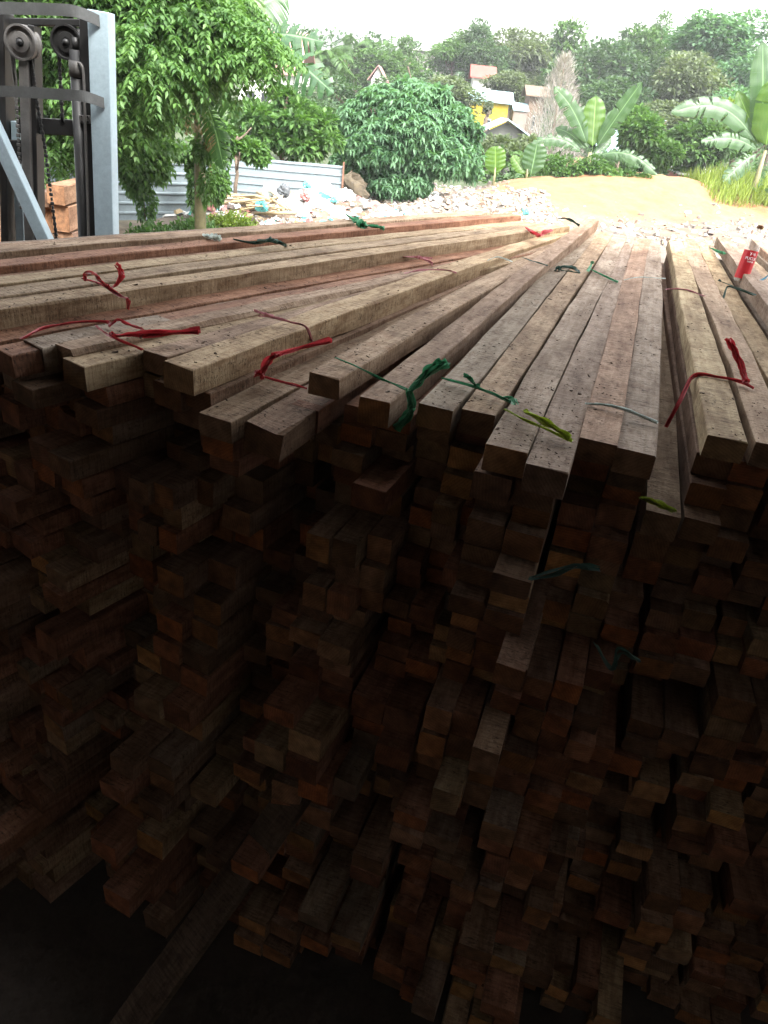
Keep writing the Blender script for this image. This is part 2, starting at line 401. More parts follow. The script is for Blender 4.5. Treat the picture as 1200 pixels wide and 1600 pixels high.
# top layer, left to right: photo point of the near left top corner, level, yaw, width, height, far level, tint, label
TOPG = 'squared beams lying on top of the timber pile'
TOP = [
 ((-14, 541), 2.04, 33.5, .10, .065, 2.04, 'red', 'reddish beam under the red tie tail at the left edge of the pile top'),
 ((35, 532), 2.045, 33, .10, .07, 2.045, 'ash', 'grey brown beam just left of the red knot with a flat dark end'),
 ((82, 537), 2.05, 32, .09, .07, 2.05, 'tan', 'waney edged beam behind the short pale block end, right under the red knot'),
 ((97, 560), 2.035, 31, .10, .072, 2.035, 'pale', 'short looking pale beam end sticking out below the long red streamer'),
 ((223, 547), 2.045, 28, .095, .06, 2.045, 'tan', 'tan beam tucked left of the brightest yellow beam'),
 ((252, 563), 2.06, 24.8, .105, .075, 2.07, 'pale', 'brightest pale yellow beam with its whole right side in the light'),
 ((284, 600), 1.985, 24.7, .105, .06, 2.045, 'pink', 'pinkish beam one layer below the brightest yellow beam'),
 ((313, 643), 1.955, 23.6, .11, .065, 2.05, 'tan', 'coarse grey tan beam left of the beam with the splintered end'),
 ((373, 663), 1.955, 21.9, .12, .08, 2.06, 'brown', 'coarse brown beam with a splintered ragged end'),
 ((452, 628), 1.965, 21.6, .09, .07, 2.03, 'red', 'reddish beam tucked low between the splintered one and the tan one with the green tie'),
 ((481, 580), 2.06, 21.2, .10, .065, 2.075, 'tan', 'tan beam with a square dark end crossed by the first green tie'),
 ((562, 617), 2.05, 18.8, .09, .075, 2.14, 'pink', 'pink brown beam below the frayed green knot, rising highest at its far end'),
 ((650, 630), 2.045, 17.2, .10, .065, 2.05, 'grey', 'grey beam right of the frayed green knot with a squared end'),
 ((720, 637), 2.045, 16.6, .095, .07, 2.06, 'tan', 'tan beam under the second green knot, set back between two neighbours'),
 ((763, 692), 2.045, 16.3, .10, .07, 2.05, 'ash', 'ash grey beam left of the seam under the yellow green ribbon'),
 ((825, 722), 2.04, 16.0, .10, .075, 2.045, 'grey', 'grey beam sticking out nearest the viewer below the yellow green ribbon'),
 ((903, 683), 2.05, 15.7, .10, .06, 2.06, 'pink', 'orange tinged beam with sharply squared end under the white green ribbon'),
 ((963, 698), 2.04, 15.3, .10, .065, 2.045, 'ash', 'ash grey beam beside the wide dark gap under the white green ribbon'),
 ((1101, 680), 2.055, 14.3, .10, .065, 2.06, 'pale', 'pale beam right of the dark gap tied with dark red ribbon'),
 ((1182, 690), 2.05, 14.0, .10, .07, 2.055, 'tan', 'tan beam under the standing red ribbon tail at the right edge'),
]
top_cols = []                     # near-left corner x, y, yaw of each top beam for stacking below
for i, (p, z, yaw, w, h, zf, tn, lab) in enumerate(TOP):
    c0 = at(p[0], p[1], z); ya = rad(yaw)
    loc = Vector((c0.x + math.cos(ya) * w / 2, c0.y - math.sin(ya) * w / 2, z - h))
    rg = .035 if i == 8 else 0
    beam(loc, ya, w, h, 4.0 + (0.04 * ((i * 7) % 5 - 2)), TINTS[tn], 100 + i, lab, pitch=math.atan2(zf - z, 4), group=TOPG, nseg=22, bow=.018, ragged=rg, chamf=.0018 if i != 2 else .010)
    top_cols.append((c0.x, c0.y, yaw, z - h, w))
# columns further left: ends stay outside the picture
c0 = at(-14, 541, 2.04); lx, ly = c0.x, c0.y
LEFTZ = [2.045, 2.10, 2.105, 2.07, 2.085, 2.065, 2.09, 2.07, 2.085, 2.08, 2.06]
LEFTT = ['red', 'pale', 'tan', 'grey', 'pale', 'pink', 'red', 'tan', 'tan', 'pink', 'grey']
LEFTL = ['reddish beam in the shadow of the raised pale yellow beam at the left edge', 'raised pale yellow beam running in from the left edge under the upright red tie',
 'tan beam behind the raised pale yellow beam', 'weathered grey beam with a long crack behind the raised beam', 'pale cream beam between the cracked grey beam and the pink beams',
 'pink beam in the left background of the pile top', 'red brown beam with an orange side under the flat green tie', 'tan beam left of the flat green tie end', 'tan beam second from the pile top edge by the forklift',
 'pink brown beam beside the outermost grey one near the forklift mast', 'outermost grey beam along the far left edge of the pile top']
for k in range(11):
    yaw = 33.5 + .25 * k; ya = rad(yaw); w = .10
    lx -= math.cos(ya) * .106; ly += math.sin(ya) * .106
    z = LEFTZ[k]; h = .07 if k not in (1, 2) else .075
    loc = Vector((lx + math.cos(ya) * w / 2 - math.sin(ya) * .12 * (k % 3), ly - math.sin(ya) * w / 2 - math.cos(ya) * .12 * (k % 3), z - h))
    beam(loc, ya, w, h, 4.2, TINTS[LEFTT[k]], 150 + k, LEFTL[k], group=TOPG, nseg=22, bow=.015, chamf=.0018, pitch=math.atan2([0, .01, .0, .01, .0, .0, .015, .0, .01, 0, 0][k], 4))
    top_cols.append((lx, ly, yaw, z - h, w))
# columns further right
RT = ['tan', 'pale', 'grey', 'tan', 'ash', 'pink', 'tan', 'grey', 'pale', 'tan', 'ash', 'tan', 'grey']
RZs = [2.0, 2.02, 2.09, 2.03, 2.05, 2.09, 2.04, 2.06, 2.05, 2.04, 2.05, 2.04, 2.04]
rl = ['tan beam below the green tie at the right edge, right of the red ribbon tail', 'pale beam whose far half shows left of the red labelled bottle', 'raised grey beam passing just left of the red labelled bottle',
 'tan beam the red labelled bottle stands on', 'ash grey beam just right of the red labelled bottle', 'pinkish beam by the blue twine at the right edge', 'tan beam right of the pinkish one behind the blue twine',
 'far right grey beam of which only the distant end shows', 'far right pale beam of which only the distant tip shows', 'far right tan beam tip beside the pale tip', 'ash beam beyond the right edge', 'tan beam beyond the right edge', 'grey beam beyond the right edge']
rx, ry = top_cols[19][0], top_cols[19][1]
for k in range(9):
    yaw = 13.8 - .15 * k; ya = rad(yaw); w = .10
    rx += math.cos(ya) * .112; ry -= math.sin(ya) * .112 - .02
    z = RZs[k]; h = .07
    loc = Vector((rx + math.cos(ya) * w / 2, ry - math.sin(ya) * w / 2 + .1 * ((k * 3) % 4), z - h))
    beam(loc, ya, w, h, 4.0, TINTS[RT[k]], 180 + k, rl[k], group=TOPG, nseg=20, bow=.022, chamf=.0018)
    top_cols.append((rx, ry, yaw, z - h, w))

# ---- the face of the pile below the top layer
cols = sorted([(c[0] + (1.85 - c[1]) * math.tan(rad(c[2])),) + tuple(c[1:]) for c in top_cols], key=lambda c: c[0])
xs_c = [c[0] for c in cols]
def interp_cols(x, j):
    xs = xs_c
    if x <= xs[0]: return cols[0][j]
    if x >= xs[-1]: return cols[-1][j]
    for i in range(len(xs) - 1):
        if xs[i] <= x <= xs[i + 1]:
            t = (x - xs[i]) / max(1e-6, xs[i + 1] - xs[i]); return cols[i][j] * (1 - t) + cols[i + 1][j] * t
cand = []
r2 = random.Random(5)
tint_choices = ['brown', 'red', 'red', 'grey', 'red', 'pink', 'brown', 'red', 'pale', 'brown']
# bundles: each stack is a pair of columns from the top layer down
stackx = []
x = .49
while x > -2.3:
    stackx.append(x); x -= .226 + r2.choice([0, 0, .006, .012, .0])
stackx.append(.712)
x = .832
while x < 2.1:
    stackx.append(x); x += .222 + r2.choice([0, 0, .006, .012, .0])
stackx.sort()
for si, sx in enumerate(stackx):
    ztop = min(interp_cols(sx + .05, 3), interp_cols(sx + .15, 3)) - .002
    yaw0 = interp_cols(sx + .1, 2)
    y0 = interp_cols(sx + .1, 1) + .06
    gap = abs(sx - .712) < .01
    z = 1.72 if gap else ztop
    flush = .83 < sx < .9 or .48 < sx < .5
    lean = r2.uniform(-.006, .006)
    while z > .12:
        nrow = r2.choice([2, 2, 3, 3, 4]); wB = r2.choice([.085, .09, .10, .105]); hB = r2.choice([.055, .06, .065, .075, .085])
        ncol = 2 if r2.random() < .75 else 3
        if wB < .095 and ncol == 2: wB = r2.choice([.098, .103])
        yx = r2.uniform(-.008, .008)
        if ncol == 3: wB = .075
        if gap: ncol = 1; wB = .10
        depth = (ztop - z) / 2.0
        prot = r2.uniform(-.07, .09) + .50 * depth * (1 if sx > -.7 else .8)
        if depth < .09: prot = r2.uniform(-.14, .0) if depth > .04 or sx < .3 else -.07
        if sx > .83 and sx < .9 and depth < .12: prot = .02; hB = .065
        yj = r2.uniform(-1.6, 1.6) * min(1, depth * 8); xj = (r2.uniform(-.02, .02) + lean * depth * 2) * min(1, depth * 6)
        rl_ = rad(r2.uniform(-3.5, 3.5)) * min(1, depth * 5)
        if flush and depth < .15: prot = -.04 if sx < .5 else .02; yj = 0; xj = 0; rl_ = 0; hB = .068; nrow = 4; wB = .098; ncol = 2
        tb = r2.choice(tint_choices)
        for rr in range(nrow):
            z -= hB + .0015
            if z < .05: break
            for cc_ in range(ncol):
                ya = rad(yaw0 + yj + r2.uniform(-.4, .4)); pr = prot + r2.uniform(-.06, .06) + (r2.uniform(-.12, .18) if r2.random() < .18 else 0)
                lat = .05 + (cc_ - .0) * (wB + .003)
                xx = sx + lat + xj; 
                y0e = y0 + (max(y0, 1.80) - y0) * min(1, depth * 6)
                ys_ = y0e - lat * math.sin(ya) * .9 - math.cos(ya) * pr
                loc = Vector((sx + (lat + xj) / math.cos(ya) + (ys_ - 1.85) * math.tan(ya), ys_, z + r2.uniform(-.0012, .0012)))
                tn = tb if r2.random() < .55 else r2.choice(tint_choices)
                cand.append((loc, ya, wB - .001, hB - .001, 3.75 + r2.uniform(0, .25), TINTS[tn], rl_ * (.5 + rr * .2)))
        if r2.random() < .2: z -= r2.uniform(.004, .012)
# largest in the picture first
def shown(c):
    p = c[0]; d = p.dot(_f0) - CAM_H * _f0.z
    q = p - Vector((0, 0, CAM_H)); dd = q.dot(_f0); X = 600 + FPX * q.dot(_r) / dd; Yp = 800 - FPX * q.dot(_u) / dd
    inside = -40 < X < 1240 and 480 < Yp < 1640
    return (0 if inside else 1, p.z < .05, Yp if inside else 0)
cand.sort(key=shown)
FACE_N = 262
FG = 'beams stacked in the shaded face of the pile'
for i, (loc, ya, w, h, L, tn, rl_) in enumerate(cand):
    if i >= FACE_N: break
    beam(loc, ya, w, h, L, tn, 1000 + i, 'rough sawn beam with its end showing in the shaded stack below the top layer', roll=rl_, group=FG, nseg=5, bow=.004, chamf=.002)
Vs, Fs, Ms, Ws, Ts = [], [], [], [], []
for i, (loc, ya, w, h, L, tn, rl_) in enumerate(cand[FACE_N:]):
    V, F, MI, WC, T = beam_data(w, h, L, 3000 + i, tn, nseg=3, bow=.003)
    Mx = beam_matrix(loc, ya, 0, rl_); n = len(Vs)
    Vs += [Mx @ Vector(p) for p in V]; Fs += [tuple(k + n for k in f) for f in F]; Ms += MI; Ws += WC; Ts += T
me = mesh('stacked_timber', Vs, Fs, [M_WOOD, M_END], Ms); set_attrs(me, Ws, Ts)
tag(obj('stacked_timber', me), 'dark mass of stacked beams filling the lower part of the pile', 'timber', kind='stuff')
# a single lower beam in the wide gap
beam(at(1008, 800, 1.86) + Vector((.05, 0, -.075)), rad(15), .09, .075, 3.9, TINTS['tan'], 777, 'lone pale ended beam at the bottom of the wide dark gap in the top layer', nseg=8)
# plank leaning on the pile foot
pa, pb = Vector((-.72, 1.02, .03)), Vector((-.20, 1.62, .72))
d = pb - pa; o = beam(pa, math.atan2(d.x, d.y), .11, .03, 1.5, (.13, .10, .075), 778, 'loose brown plank leaning against the foot of the pile', pitch=math.atan2(d.z, math.hypot(d.x, d.y)), nseg=6, name='loose_plank', cat='plank')

# ------------------------------------------------------------------ raffia ties
M_RED = raffia_material('red_raffia', (.50, .04, .05)); M_PINK = raffia_material('pink_raffia', (.50, .20, .22))
M_GREEN = raffia_material('green_raffia', (.05, .26, .12)); M_LIME = raffia_material('lime_raffia', (.32, .42, .03))
M_WHITE = raffia_material('white_raffia', (.62, .70, .66)); M_DKGREEN = raffia_material('dark_green_raffia', (.04, .09, .07)); M_BLUE = raffia_material('blue_twine', (.03, .20, .30))
def strand(mb, pts, w, rr, w_end=None, twist=1.0):
    P = smoothpath(pts, 7); n = len(P); ph = rr.uniform(0, 6); tw = rr.uniform(-1, 1) * twist
    V = []; F = []
    for i, p in enumerate(P):
        s = i / (n - 1)
        d = (P[min(i + 1, n - 1)] - P[max(i - 1, 0)]).normalized()
        a = Vector((0, 0, 1)); a = a - d * a.dot(d); a = a.normalized() if a.length > 1e-4 else Vector((1, 0, 0)); b = d.cross(a)
        t = ph * 0 + tw * s * 3 + .5 * math.sin(s * 9 + ph)
        side = b * math.cos(t) + a * math.sin(t); nr = d.cross(side)
        ww = (w + ((w_end - w) * s if w_end else 0)) * 1.45; ww *= .8 + .3 * math.sin(s * 14 + ph)
        V += [p - side * ww / 2, p + nr * ww * .18, p + side * ww / 2]
    for i in range(n - 1):
        for k in range(2): F.append((i * 3 + k, i * 3 + k + 1, i * 3 + k + 4, i * 3 + k + 3))
    mb.add(V, F)
def tie(label, mat, paths, seed, name='raffia_tie', cat='raffia tie', group='raffia ties on the timber bundles'):
    """paths: list of (points, width, strands, spread_end); points are (px, py, z)"""
    rr = random.Random(seed); mb = MB()
    for pts, w, ns, spread in paths:
        W = [at(*p) for p in pts]
        for s in range(ns * 2):
            q = []
            for i, p in enumerate(W):
                t = i / (len(W) - 1); a = .0022 + spread * 1.15 * t
                q.append(p + Vector((rr.uniform(-a, a), rr.uniform(-a, a), rr.uniform(0, a * .6) + .002)))
            strand(mb, q, w * rr.uniform(.45, 1.15), rr, w_end=w * rr.uniform(.4, .9) * (1.0 + spread * 18))
    if len(paths) > 1:
        c = at(*paths[1][0][0]) + Vector((0, 0, .004)); k = paths[0][1] * 1.3
        for s in range(7):
            a = rr.uniform(0, 6.28); e = Vector((math.cos(a), math.sin(a), rr.uniform(-.2, .6))) * k
            strand(mb, [c - e * .8, c + Vector((rr.uniform(-1, 1), rr.uniform(-1, 1), 1.0)) * k * .5, c + e * .8], k * .45, rr)
    return tag(mb.build(name, mat, smooth=True), label, cat, group)
Z = 2.06
tie('red tie with an upright loop and flag on the raised pale beam at left', M_RED, [
    ([(128, 436, 2.125), (150, 442, 2.13), (170, 452, 2.13), (190, 464, 2.125), (201, 470, 2.122), (200, 484, 2.06)], .008, 4, .002),
    ([(168, 450, 2.13), (155, 438, 2.16), (146, 428, 2.17), (135, 430, 2.15), (133, 440, 2.13)], .010, 3, .004),
    ([(172, 452, 2.13), (184, 446, 2.14), (190, 432, 2.17), (186, 415, 2.21)], .009, 4, .010)], 1)
tie('long red streamer and knot lying over the beam ends at left', M_RED, [
    ([(34, 530, 2.055), (70, 514, 2.055), (120, 505, 2.06), (165, 504, 2.065), (172, 512, 2.06)], .009, 3, .002),
    ([(175, 526, 2.07), (215, 523, 2.075), (260, 522, 2.075), (312, 518, 2.085)], .020, 3, .004),
    ([(172, 510, 2.065), (185, 501, 2.08), (200, 508, 2.075), (222, 516, 2.07)], .008, 3, .003),
    ([(150, 510, 2.065), (165, 522, 2.07), (180, 530, 2.07), (222, 548, 2.05)], .006, 3, .002)], 2)
tie('pink and red tie over the brightest yellow beam with tail down its side', M_PINK, [
    ([(405, 495, 2.08), (430, 498, 2.085), (455, 505, 2.08), (478, 513, 2.075), (489, 540, 1.99)], .006, 4, .001),
    ([(400, 488, 2.08), (412, 492, 2.10), (425, 496, 2.085)], .010, 4, .006)], 3)
tie('red tie with a broad upright loop and tail left of the first green tie', M_RED, [
    ([(408, 588, 2.0), (418, 565, 2.05), (432, 556, 2.07), (470, 545, 2.07), (518, 533, 2.09)], .015, 3, .004),
    ([(406, 588, 2.0), (425, 560, 2.06), (436, 555, 2.08)], .012, 3, .005),
    ([(406, 588, 1.99), (440, 598, 1.985), (478, 608, 2.0)], .007, 4, .001)], 4)
tie('green tie with a frayed knot and hanging tail across two beam ends', M_GREEN, [
    ([(524, 560, 2.075), (560, 576, 2.07), (600, 595, 2.065), (635, 610, 2.06)], .006, 4, .001),
    ([(640, 613, 2.07), (655, 597, 2.09), (672, 582, 2.12), (694, 570, 2.15)], .013, 9, .013),
    ([(640, 613, 2.07), (642, 635, 2.04), (634, 655, 2.0), (622, 672, 1.96)], .013, 9, .011)], 5)
tie('dark green tie with a small knot over the next two beams', M_GREEN, [
    ([(690, 592, 2.06), (720, 600, 2.06), (760, 613, 2.06), (800, 632, 2.055)], .008, 4, .002),
    ([(745, 606, 2.06), (735, 595, 2.08), (728, 588, 2.09)], .008, 4, .006),
    ([(785, 622, 2.06), (800, 624, 2.07), (806, 634, 2.07)], .008, 4, .006)], 6)
tie('yellow green ribbon laid across two beams right of the dark green tie', M_LIME, [
    ([(788, 640, 2.055), (815, 655, 2.055), (845, 668, 2.055), (893, 690, 2.05)], .006, 3, .001),
    ([(822, 645, 2.07), (845, 656, 2.08), (870, 672, 2.07), (890, 687, 2.055)], .015, 4, .003)], 7)
tie('white and green ribbon over the orange tinged beam and its neighbour', M_WHITE, [
    ([(915, 632, 2.055), (945, 634, 2.06), (980, 643, 2.06), (1026, 662, 2.045)], .007, 6, .002)], 8)
tie('dark red ribbon with an upright red flag on the beams right of the gap', M_RED, [
    ([(1040, 668, 1.93), (1060, 630, 2.0), (1083, 588, 2.06), (1120, 590, 2.065), (1155, 597, 2.065), (1178, 608, 2.06)], .010, 3, .001),
    ([(1165, 598, 2.07), (1158, 575, 2.10), (1148, 550, 2.14), (1137, 532, 2.17)], .014, 4, .006)], 9)
tie('thin pink and white tie across the beams above the dark red ribbon', M_PINK, [
    ([(1040, 453, 2.06), (1060, 452, 2.065), (1080, 456, 2.065), (1101, 464, 2.06)], .008, 4, .003)], 10)
tie('thin white twine bridging the two grey beams left of the dark gap', M_WHITE, [
    ([(975, 438, 2.06), (1000, 434, 2.065), (1040, 436, 2.06)], .004, 2, .001)], 11)
tie('black green strap bent over the seam between two far beams', M_DKGREEN, [
    ([(876, 417, 2.06), (896, 419, 2.065), (906, 428, 2.06)], .016, 2, .001), ([(872, 422, 2.06), (905, 428, 2.06)], .010, 2, .001)], 12)
tie('pale green tie right of the black strap', M_GREEN, [
    ([(920, 420, 2.06), (940, 430, 2.06), (965, 442, 2.055)], .010, 3, .002), ([(925, 412, 2.08), (918, 425, 2.06)], .010, 2, .004)], 13)
tie('frayed pink tie nearest the middle of the pile top', M_PINK, [
    ([(632, 428, 2.07), (660, 423, 2.07), (700, 424, 2.07), (712, 428, 2.07)], .008, 3, .004)], 14)
tie('small pink tie with a bent down tail behind the frayed pink one', M_PINK, [
    ([(628, 402, 2.07), (655, 403, 2.07), (674, 405, 2.07)], .010, 2, .004), ([(655, 404, 2.075), (674, 411, 2.07), (674, 420, 2.02)], .010, 2, .001)], 15)
tie('thin red and black tie before the small pink ones', M_RED, [
    ([(570, 392, 2.07), (600, 388, 2.07), (620, 382, 2.08), (640, 388, 2.07), (665, 391, 2.07)], .008, 2, .003)], 16)
tie('black twine scrap left of the red and black tie', M_DKGREEN, [([(568, 381, 2.07), (585, 382, 2.075), (600, 385, 2.07)], .012, 2, .002)], 17)
tie('dark green tie lying flat with a leaf shaped loop at the far left', M_DKGREEN, [
    ([(366, 375, 2.11), (395, 380, 2.11), (420, 378, 2.115), (444, 383, 2.11), (446, 389, 2.06)], .012, 2, .002),
    ([(405, 379, 2.115), (422, 375, 2.14), (436, 379, 2.115)], .018, 2, .003)], 18)
tie('pale green scrap of raffia on the leftmost far beams', M_WHITE, [([(322, 370, 2.11), (332, 371, 2.115), (345, 374, 2.11)], .030, 2, .003)], 19)
tie('green tie trailing over the far edge of the pile', M_GREEN, [
    ([(545, 338, 2.11), (556, 345, 2.115), (566, 354, 2.11)], .030, 2, .004), ([(566, 354, 2.11), (585, 354, 2.11), (600, 358, 2.10)], .020, 2, .004)], 20)
tie('thin dark tie with a white knot on the broad brown beams', M_DKGREEN, [
    ([(816, 403, 2.10), (835, 410, 2.10), (855, 416, 2.10)], .008, 2, .002)], 21)
tie('thin grey hoop of twine standing on the middle beams', M_WHITE, [([(760, 408, 2.07), (775, 402, 2.09), (790, 406, 2.08), (800, 410, 2.07)], .006, 1, .001)], 22)
tie('red forked tie on the far ends of the middle beams', M_RED, [
    ([(822, 356, 2.12), (832, 364, 2.12), (842, 369, 2.12), (850, 364, 2.13), (862, 361, 2.13)], .020, 2, .004)], 23)
tie('black tie around the raised beam tip at the far end', M_DKGREEN, [([(872, 342, 2.215), (888, 343, 2.225), (905, 353, 2.20)], .014, 2, .002)], 24)
tie('green tie with a long slanting strand at the right edge', M_DKGREEN, [
    ([(1116, 489, 1.98), (1130, 466, 2.05), (1137, 449, 2.09), (1155, 454, 2.09), (1178, 462, 2.08)], .007, 3, .001),
    ([(1124, 440, 2.10), (1150, 450, 2.10), (1180, 462, 2.09)], .005, 2, .002)], 25)
tie('frayed green tie on the far beam left of the bottle', M_GREEN, [([(1110, 388, 2.08), (1122, 394, 2.08), (1132, 397, 2.08)], .014, 3, .006)], 26)
tie('blue twine stretched in a triangle at the right edge', M_BLUE, [
    ([(1178, 445, 2.08), (1192, 437, 2.10), (1204, 428, 2.12)], .010, 2, .002), ([(1178, 445, 2.08), (1204, 445, 2.08)], .010, 2, .002)], 27)
tie('yellow green ribbon deep in the dark gap above the lone beam', M_LIME, [([(1000, 778, 1.90), (1020, 785, 1.90), (1052, 800, 1.88)], .014, 4, .004)], 28)
def face_at(x, y, Y): p = atY(x, y, Y); return p
def tie3(label, mat, P, w, ns, seed):
    rr = random.Random(seed); mb = MB()
    for s in range(ns):
        strand(mb, [p + Vector((rr.uniform(-.005, .005), rr.uniform(-.01, .004), rr.uniform(-.005, .005))) for p in P], w, rr)
    return tag(mb.build('raffia_tie', mat, smooth=True), label, 'raffia tie', 'raffia ties on the timber bundles')
tie3('dim green tie strung across the dark recess in the pile face', M_DKGREEN, [atY(828, 902, 1.5), atY(870, 893, 1.5), atY(905, 885, 1.5), atY(935, 888, 1.5)], .006, 4, 31)
tie3('dim green tie hanging in a bow low on the dark pile face', M_DKGREEN, [atY(930, 1000, 1.45), atY(955, 1045, 1.45), atY(968, 1015, 1.45), atY(1000, 1035, 1.45)], .007, 3, 32)

# ------------------------------------------------------------------ chips and crumbs on the pile top
M_BARK = simple('bark_crumbs', (.06, .035, .022), .95, 0, 30, .4)
rr = random.Random(77); mb = MB()
bpy.context.view_layer.update()
dg = bpy.context.evaluated_depsgraph_get()
for i in range(3200):
    x = rr.uniform(-20, 1200); y = 395 + (rr.random() ** 1.5) * 330
    p = at(x, y, 2.05)
    hit, loc, nrm, _, ob, _ = sc.ray_cast(dg, Vector((p.x, p.y, 2.6)), Vector((0, 0, -1)))
    if not hit or nrm.z < .9 or loc.z < 1.9 or vnoise(loc.x * 7, loc.y * 4, 71) < .52 - .1 * rr.random(): continue
    s = rr.uniform(.0010, .0036) * (1 if rr.random() < .93 else 2)
    Mr = Euler((rr.uniform(-.4, .4), rr.uniform(-.4, .4), rr.uniform(0, 3))).to_matrix()
    mb.box(loc + Vector((0, 0, s * .15)), (s * rr.uniform(1, 3.5), s, s * .5), Mr)
tag(mb.build('bark_crumbs', M_BARK), 'dark bark crumbs and sawdust bits scattered over the pile top', 'bark crumbs', kind='stuff')

# ------------------------------------------------------------------ forklift
M_FSTEEL = simple('blue_grey_paint', (.32, .41, .46), .45, 0, 5, .12, .05, .002)
M_FDARK = simple('greasy_black_steel', (.018, .018, .018), .45, .2, 9, .4, .1, .002)
M_FGREY = simple('worn_grey_steel', (.12, .115, .11), .5, .3, 9, .3, .1, .002)
M_RUBBER = simple('tyre_rubber', (.03, .03, .03), .8)
M_FBODY = simple('faded_orange_paint', (.40, .16, .04), .5)
FY = 4.8
fk = empty('forklift', (-2.1, FY, 0), (0, 0, 0))
tag(fk, 'old forklift with a tall blue grey mast beyond the left side of the pile', 'forklift')
def F3(x, y, Y=FY): return atY(x, y, Y) - Vector((-2.1, FY, 0))
def fpost(name, xtop, xbot, w, dpt, mat, ytop=20, Y=FY, zb=.12, bev=.004):
    a = F3(xtop, ytop, Y); b_ = F3(xbot, 385, Y)
    s = (a.z - zb) / (a.z - b_.z); b_ = Vector((a.x + (b_.x - a.x) * s, a.y, zb))
    mb = MB(); dd = a - b_; ln = dd.length
    q = dd.to_track_quat('Z', 'Y').to_matrix(); q = Matrix.Rotation(0, 3, 'Z') if False else q
    xax = Vector((1, 0, 0)); zax = dd.normalized(); yax = zax.cross(xax).normalized(); xax = yax.cross(zax)
    Mx = Matrix((xax, yax, zax)).transposed()
    mb.box((a + b_) / 2, (w, dpt, ln), Mx, bev); return mb.build(name, mat, fk)
fpost('mast_column', 158, 168, .115, .10, M_FSTEEL, 18, FY - .05)
fpost('mast_channel', 137, 149, .05, .12, M_FDARK, 25)
fpost('mast_channel', 8, 14, .045, .12, M_FDARK, 20)
fpost('mast_channel', 54, 62, .035, .10, M_FDARK, 40)
fpost('inner_rail', 38, 48, .055, .05, M_FGREY, 60, FY - .05)
fpost('inner_rail', 26, 34, .05, .05, M_FSTEEL, 190, FY + .02)
# lift cylinder with collar and hose
a, b_ = F3(119, 78, FY - .03), F3(133, 388, FY - .03); b_ = a + (b_ - a) * ((a.z - .15) / (a.z - b_.z))
mb = MB(); mb.tube([a, b_], .037, 16); mb.tube([a + Vector((0, 0, .06)), a], .02, 12); o = mb.build('lift_cylinder', M_FDARK, fk, smooth=True)
mb = MB(); mb.tube([a + (b_ - a) * .02, a + (b_ - a) * .05], .043, 16); mb.build('collar', M_FGREY, o, smooth=True)
mb = MB(); P = [F3(122, 98, FY - .07), F3(128, 103, FY - .08), F3(131, 125, FY - .08), F3(133, 190, FY - .08), F3(139, 385, FY - .08)]
P.append(P[-1] + (P[-1] - P[-2]) * 2); mb.tube(smoothpath(P, 5), .008, 8); mb.build('hydraulic_hose', M_FGREY, fk, smooth=True)
# chain sheaves
def sheave(px, py, r, tone, Y=FY - .09):
    c = F3(px, py, Y); mb = MB()
    prof = [(.0, .9), (.12, 1.0), (.2, 1.0), (.3, .86), (.42, .86)]
    V = []; Fq = []; n = 28; ring = [(0.02, .22), (-.002, .26), (0.0, .55), (.012, .6), (.012, .84), (-.004, .88), (-.004, 1.0), (.03, 1.0), (.035, .9), (.05, .9), (.055, 1.0), (.08, 1.0), (.08, 0.0)]
    for (dy, k) in ring:
        for j in range(n):
            t = 2 * math.pi * j / n; V.append(c + Vector((math.cos(t) * r * k, dy, math.sin(t) * r * k)))
    for i in range(len(ring) - 1):
        for j in range(n): Fq.append((i * n + j, i * n + (j + 1) % n, (i + 1) * n + (j + 1) % n, (i + 1) * n + j))
    Fq.append(tuple(range(n))[::-1]); mb.add(V, Fq)
    o = mb.build('chain_sheave', tone, fk, smooth=False)
    mb = MB(); mb.tube([c + Vector((0, -.012, 0)), c + Vector((0, .03, 0))], r * .2, 12); mb.build('axle_pin', M_FDARK, o, smooth=True)
sheave(31, 66, .088, M_FGREY); sheave(103, 66, .088, M_FDARK, FY - .04)
def chain(P, w=.016):
    pts = smoothpath(P, 14); mb = MB()
    L = 0; step = .022; last = pts[0]; k = 0
    for i in range(len(pts) - 1):
        seg = pts[i + 1] - pts[i]; n = max(1, int(seg.length / step))
        for j in range(n):
            p = pts[i] + seg * (j / n); z = seg.normalized(); x = Vector((1, 0, 0)); y = z.cross(x).normalized(); x = y.cross(z)
            Mx = Matrix((x, y, z)).transposed(); k += 1
            mb.box(p, (w * (1.3 if k % 2 else .8), .012, step * .9), Mx, .003)
    return mb.build('lift_chain', M_FGREY if w > .017 else M_FDARK, fk)
chain([F3(18, 70, FY - .06), F3(22, 110, FY - .06), F3(25, 145, FY - .06), F3(30, 240, FY - .06), F3(33, 330, FY - .06)], .018)
chain([F3(44, 72, FY - .06), F3(51, 110, FY - .06), F3(58, 160, FY - .06), F3(70, 230, FY - .06), F3(83, 330, FY - .06), F3(90, 388, FY - .06), F3(93, 430, FY - .06)])
chain([F3(91, 60, FY - .02), F3(93, 100, FY - .02), F3(97, 180, FY - .02), F3(98, 190, FY - .02)])
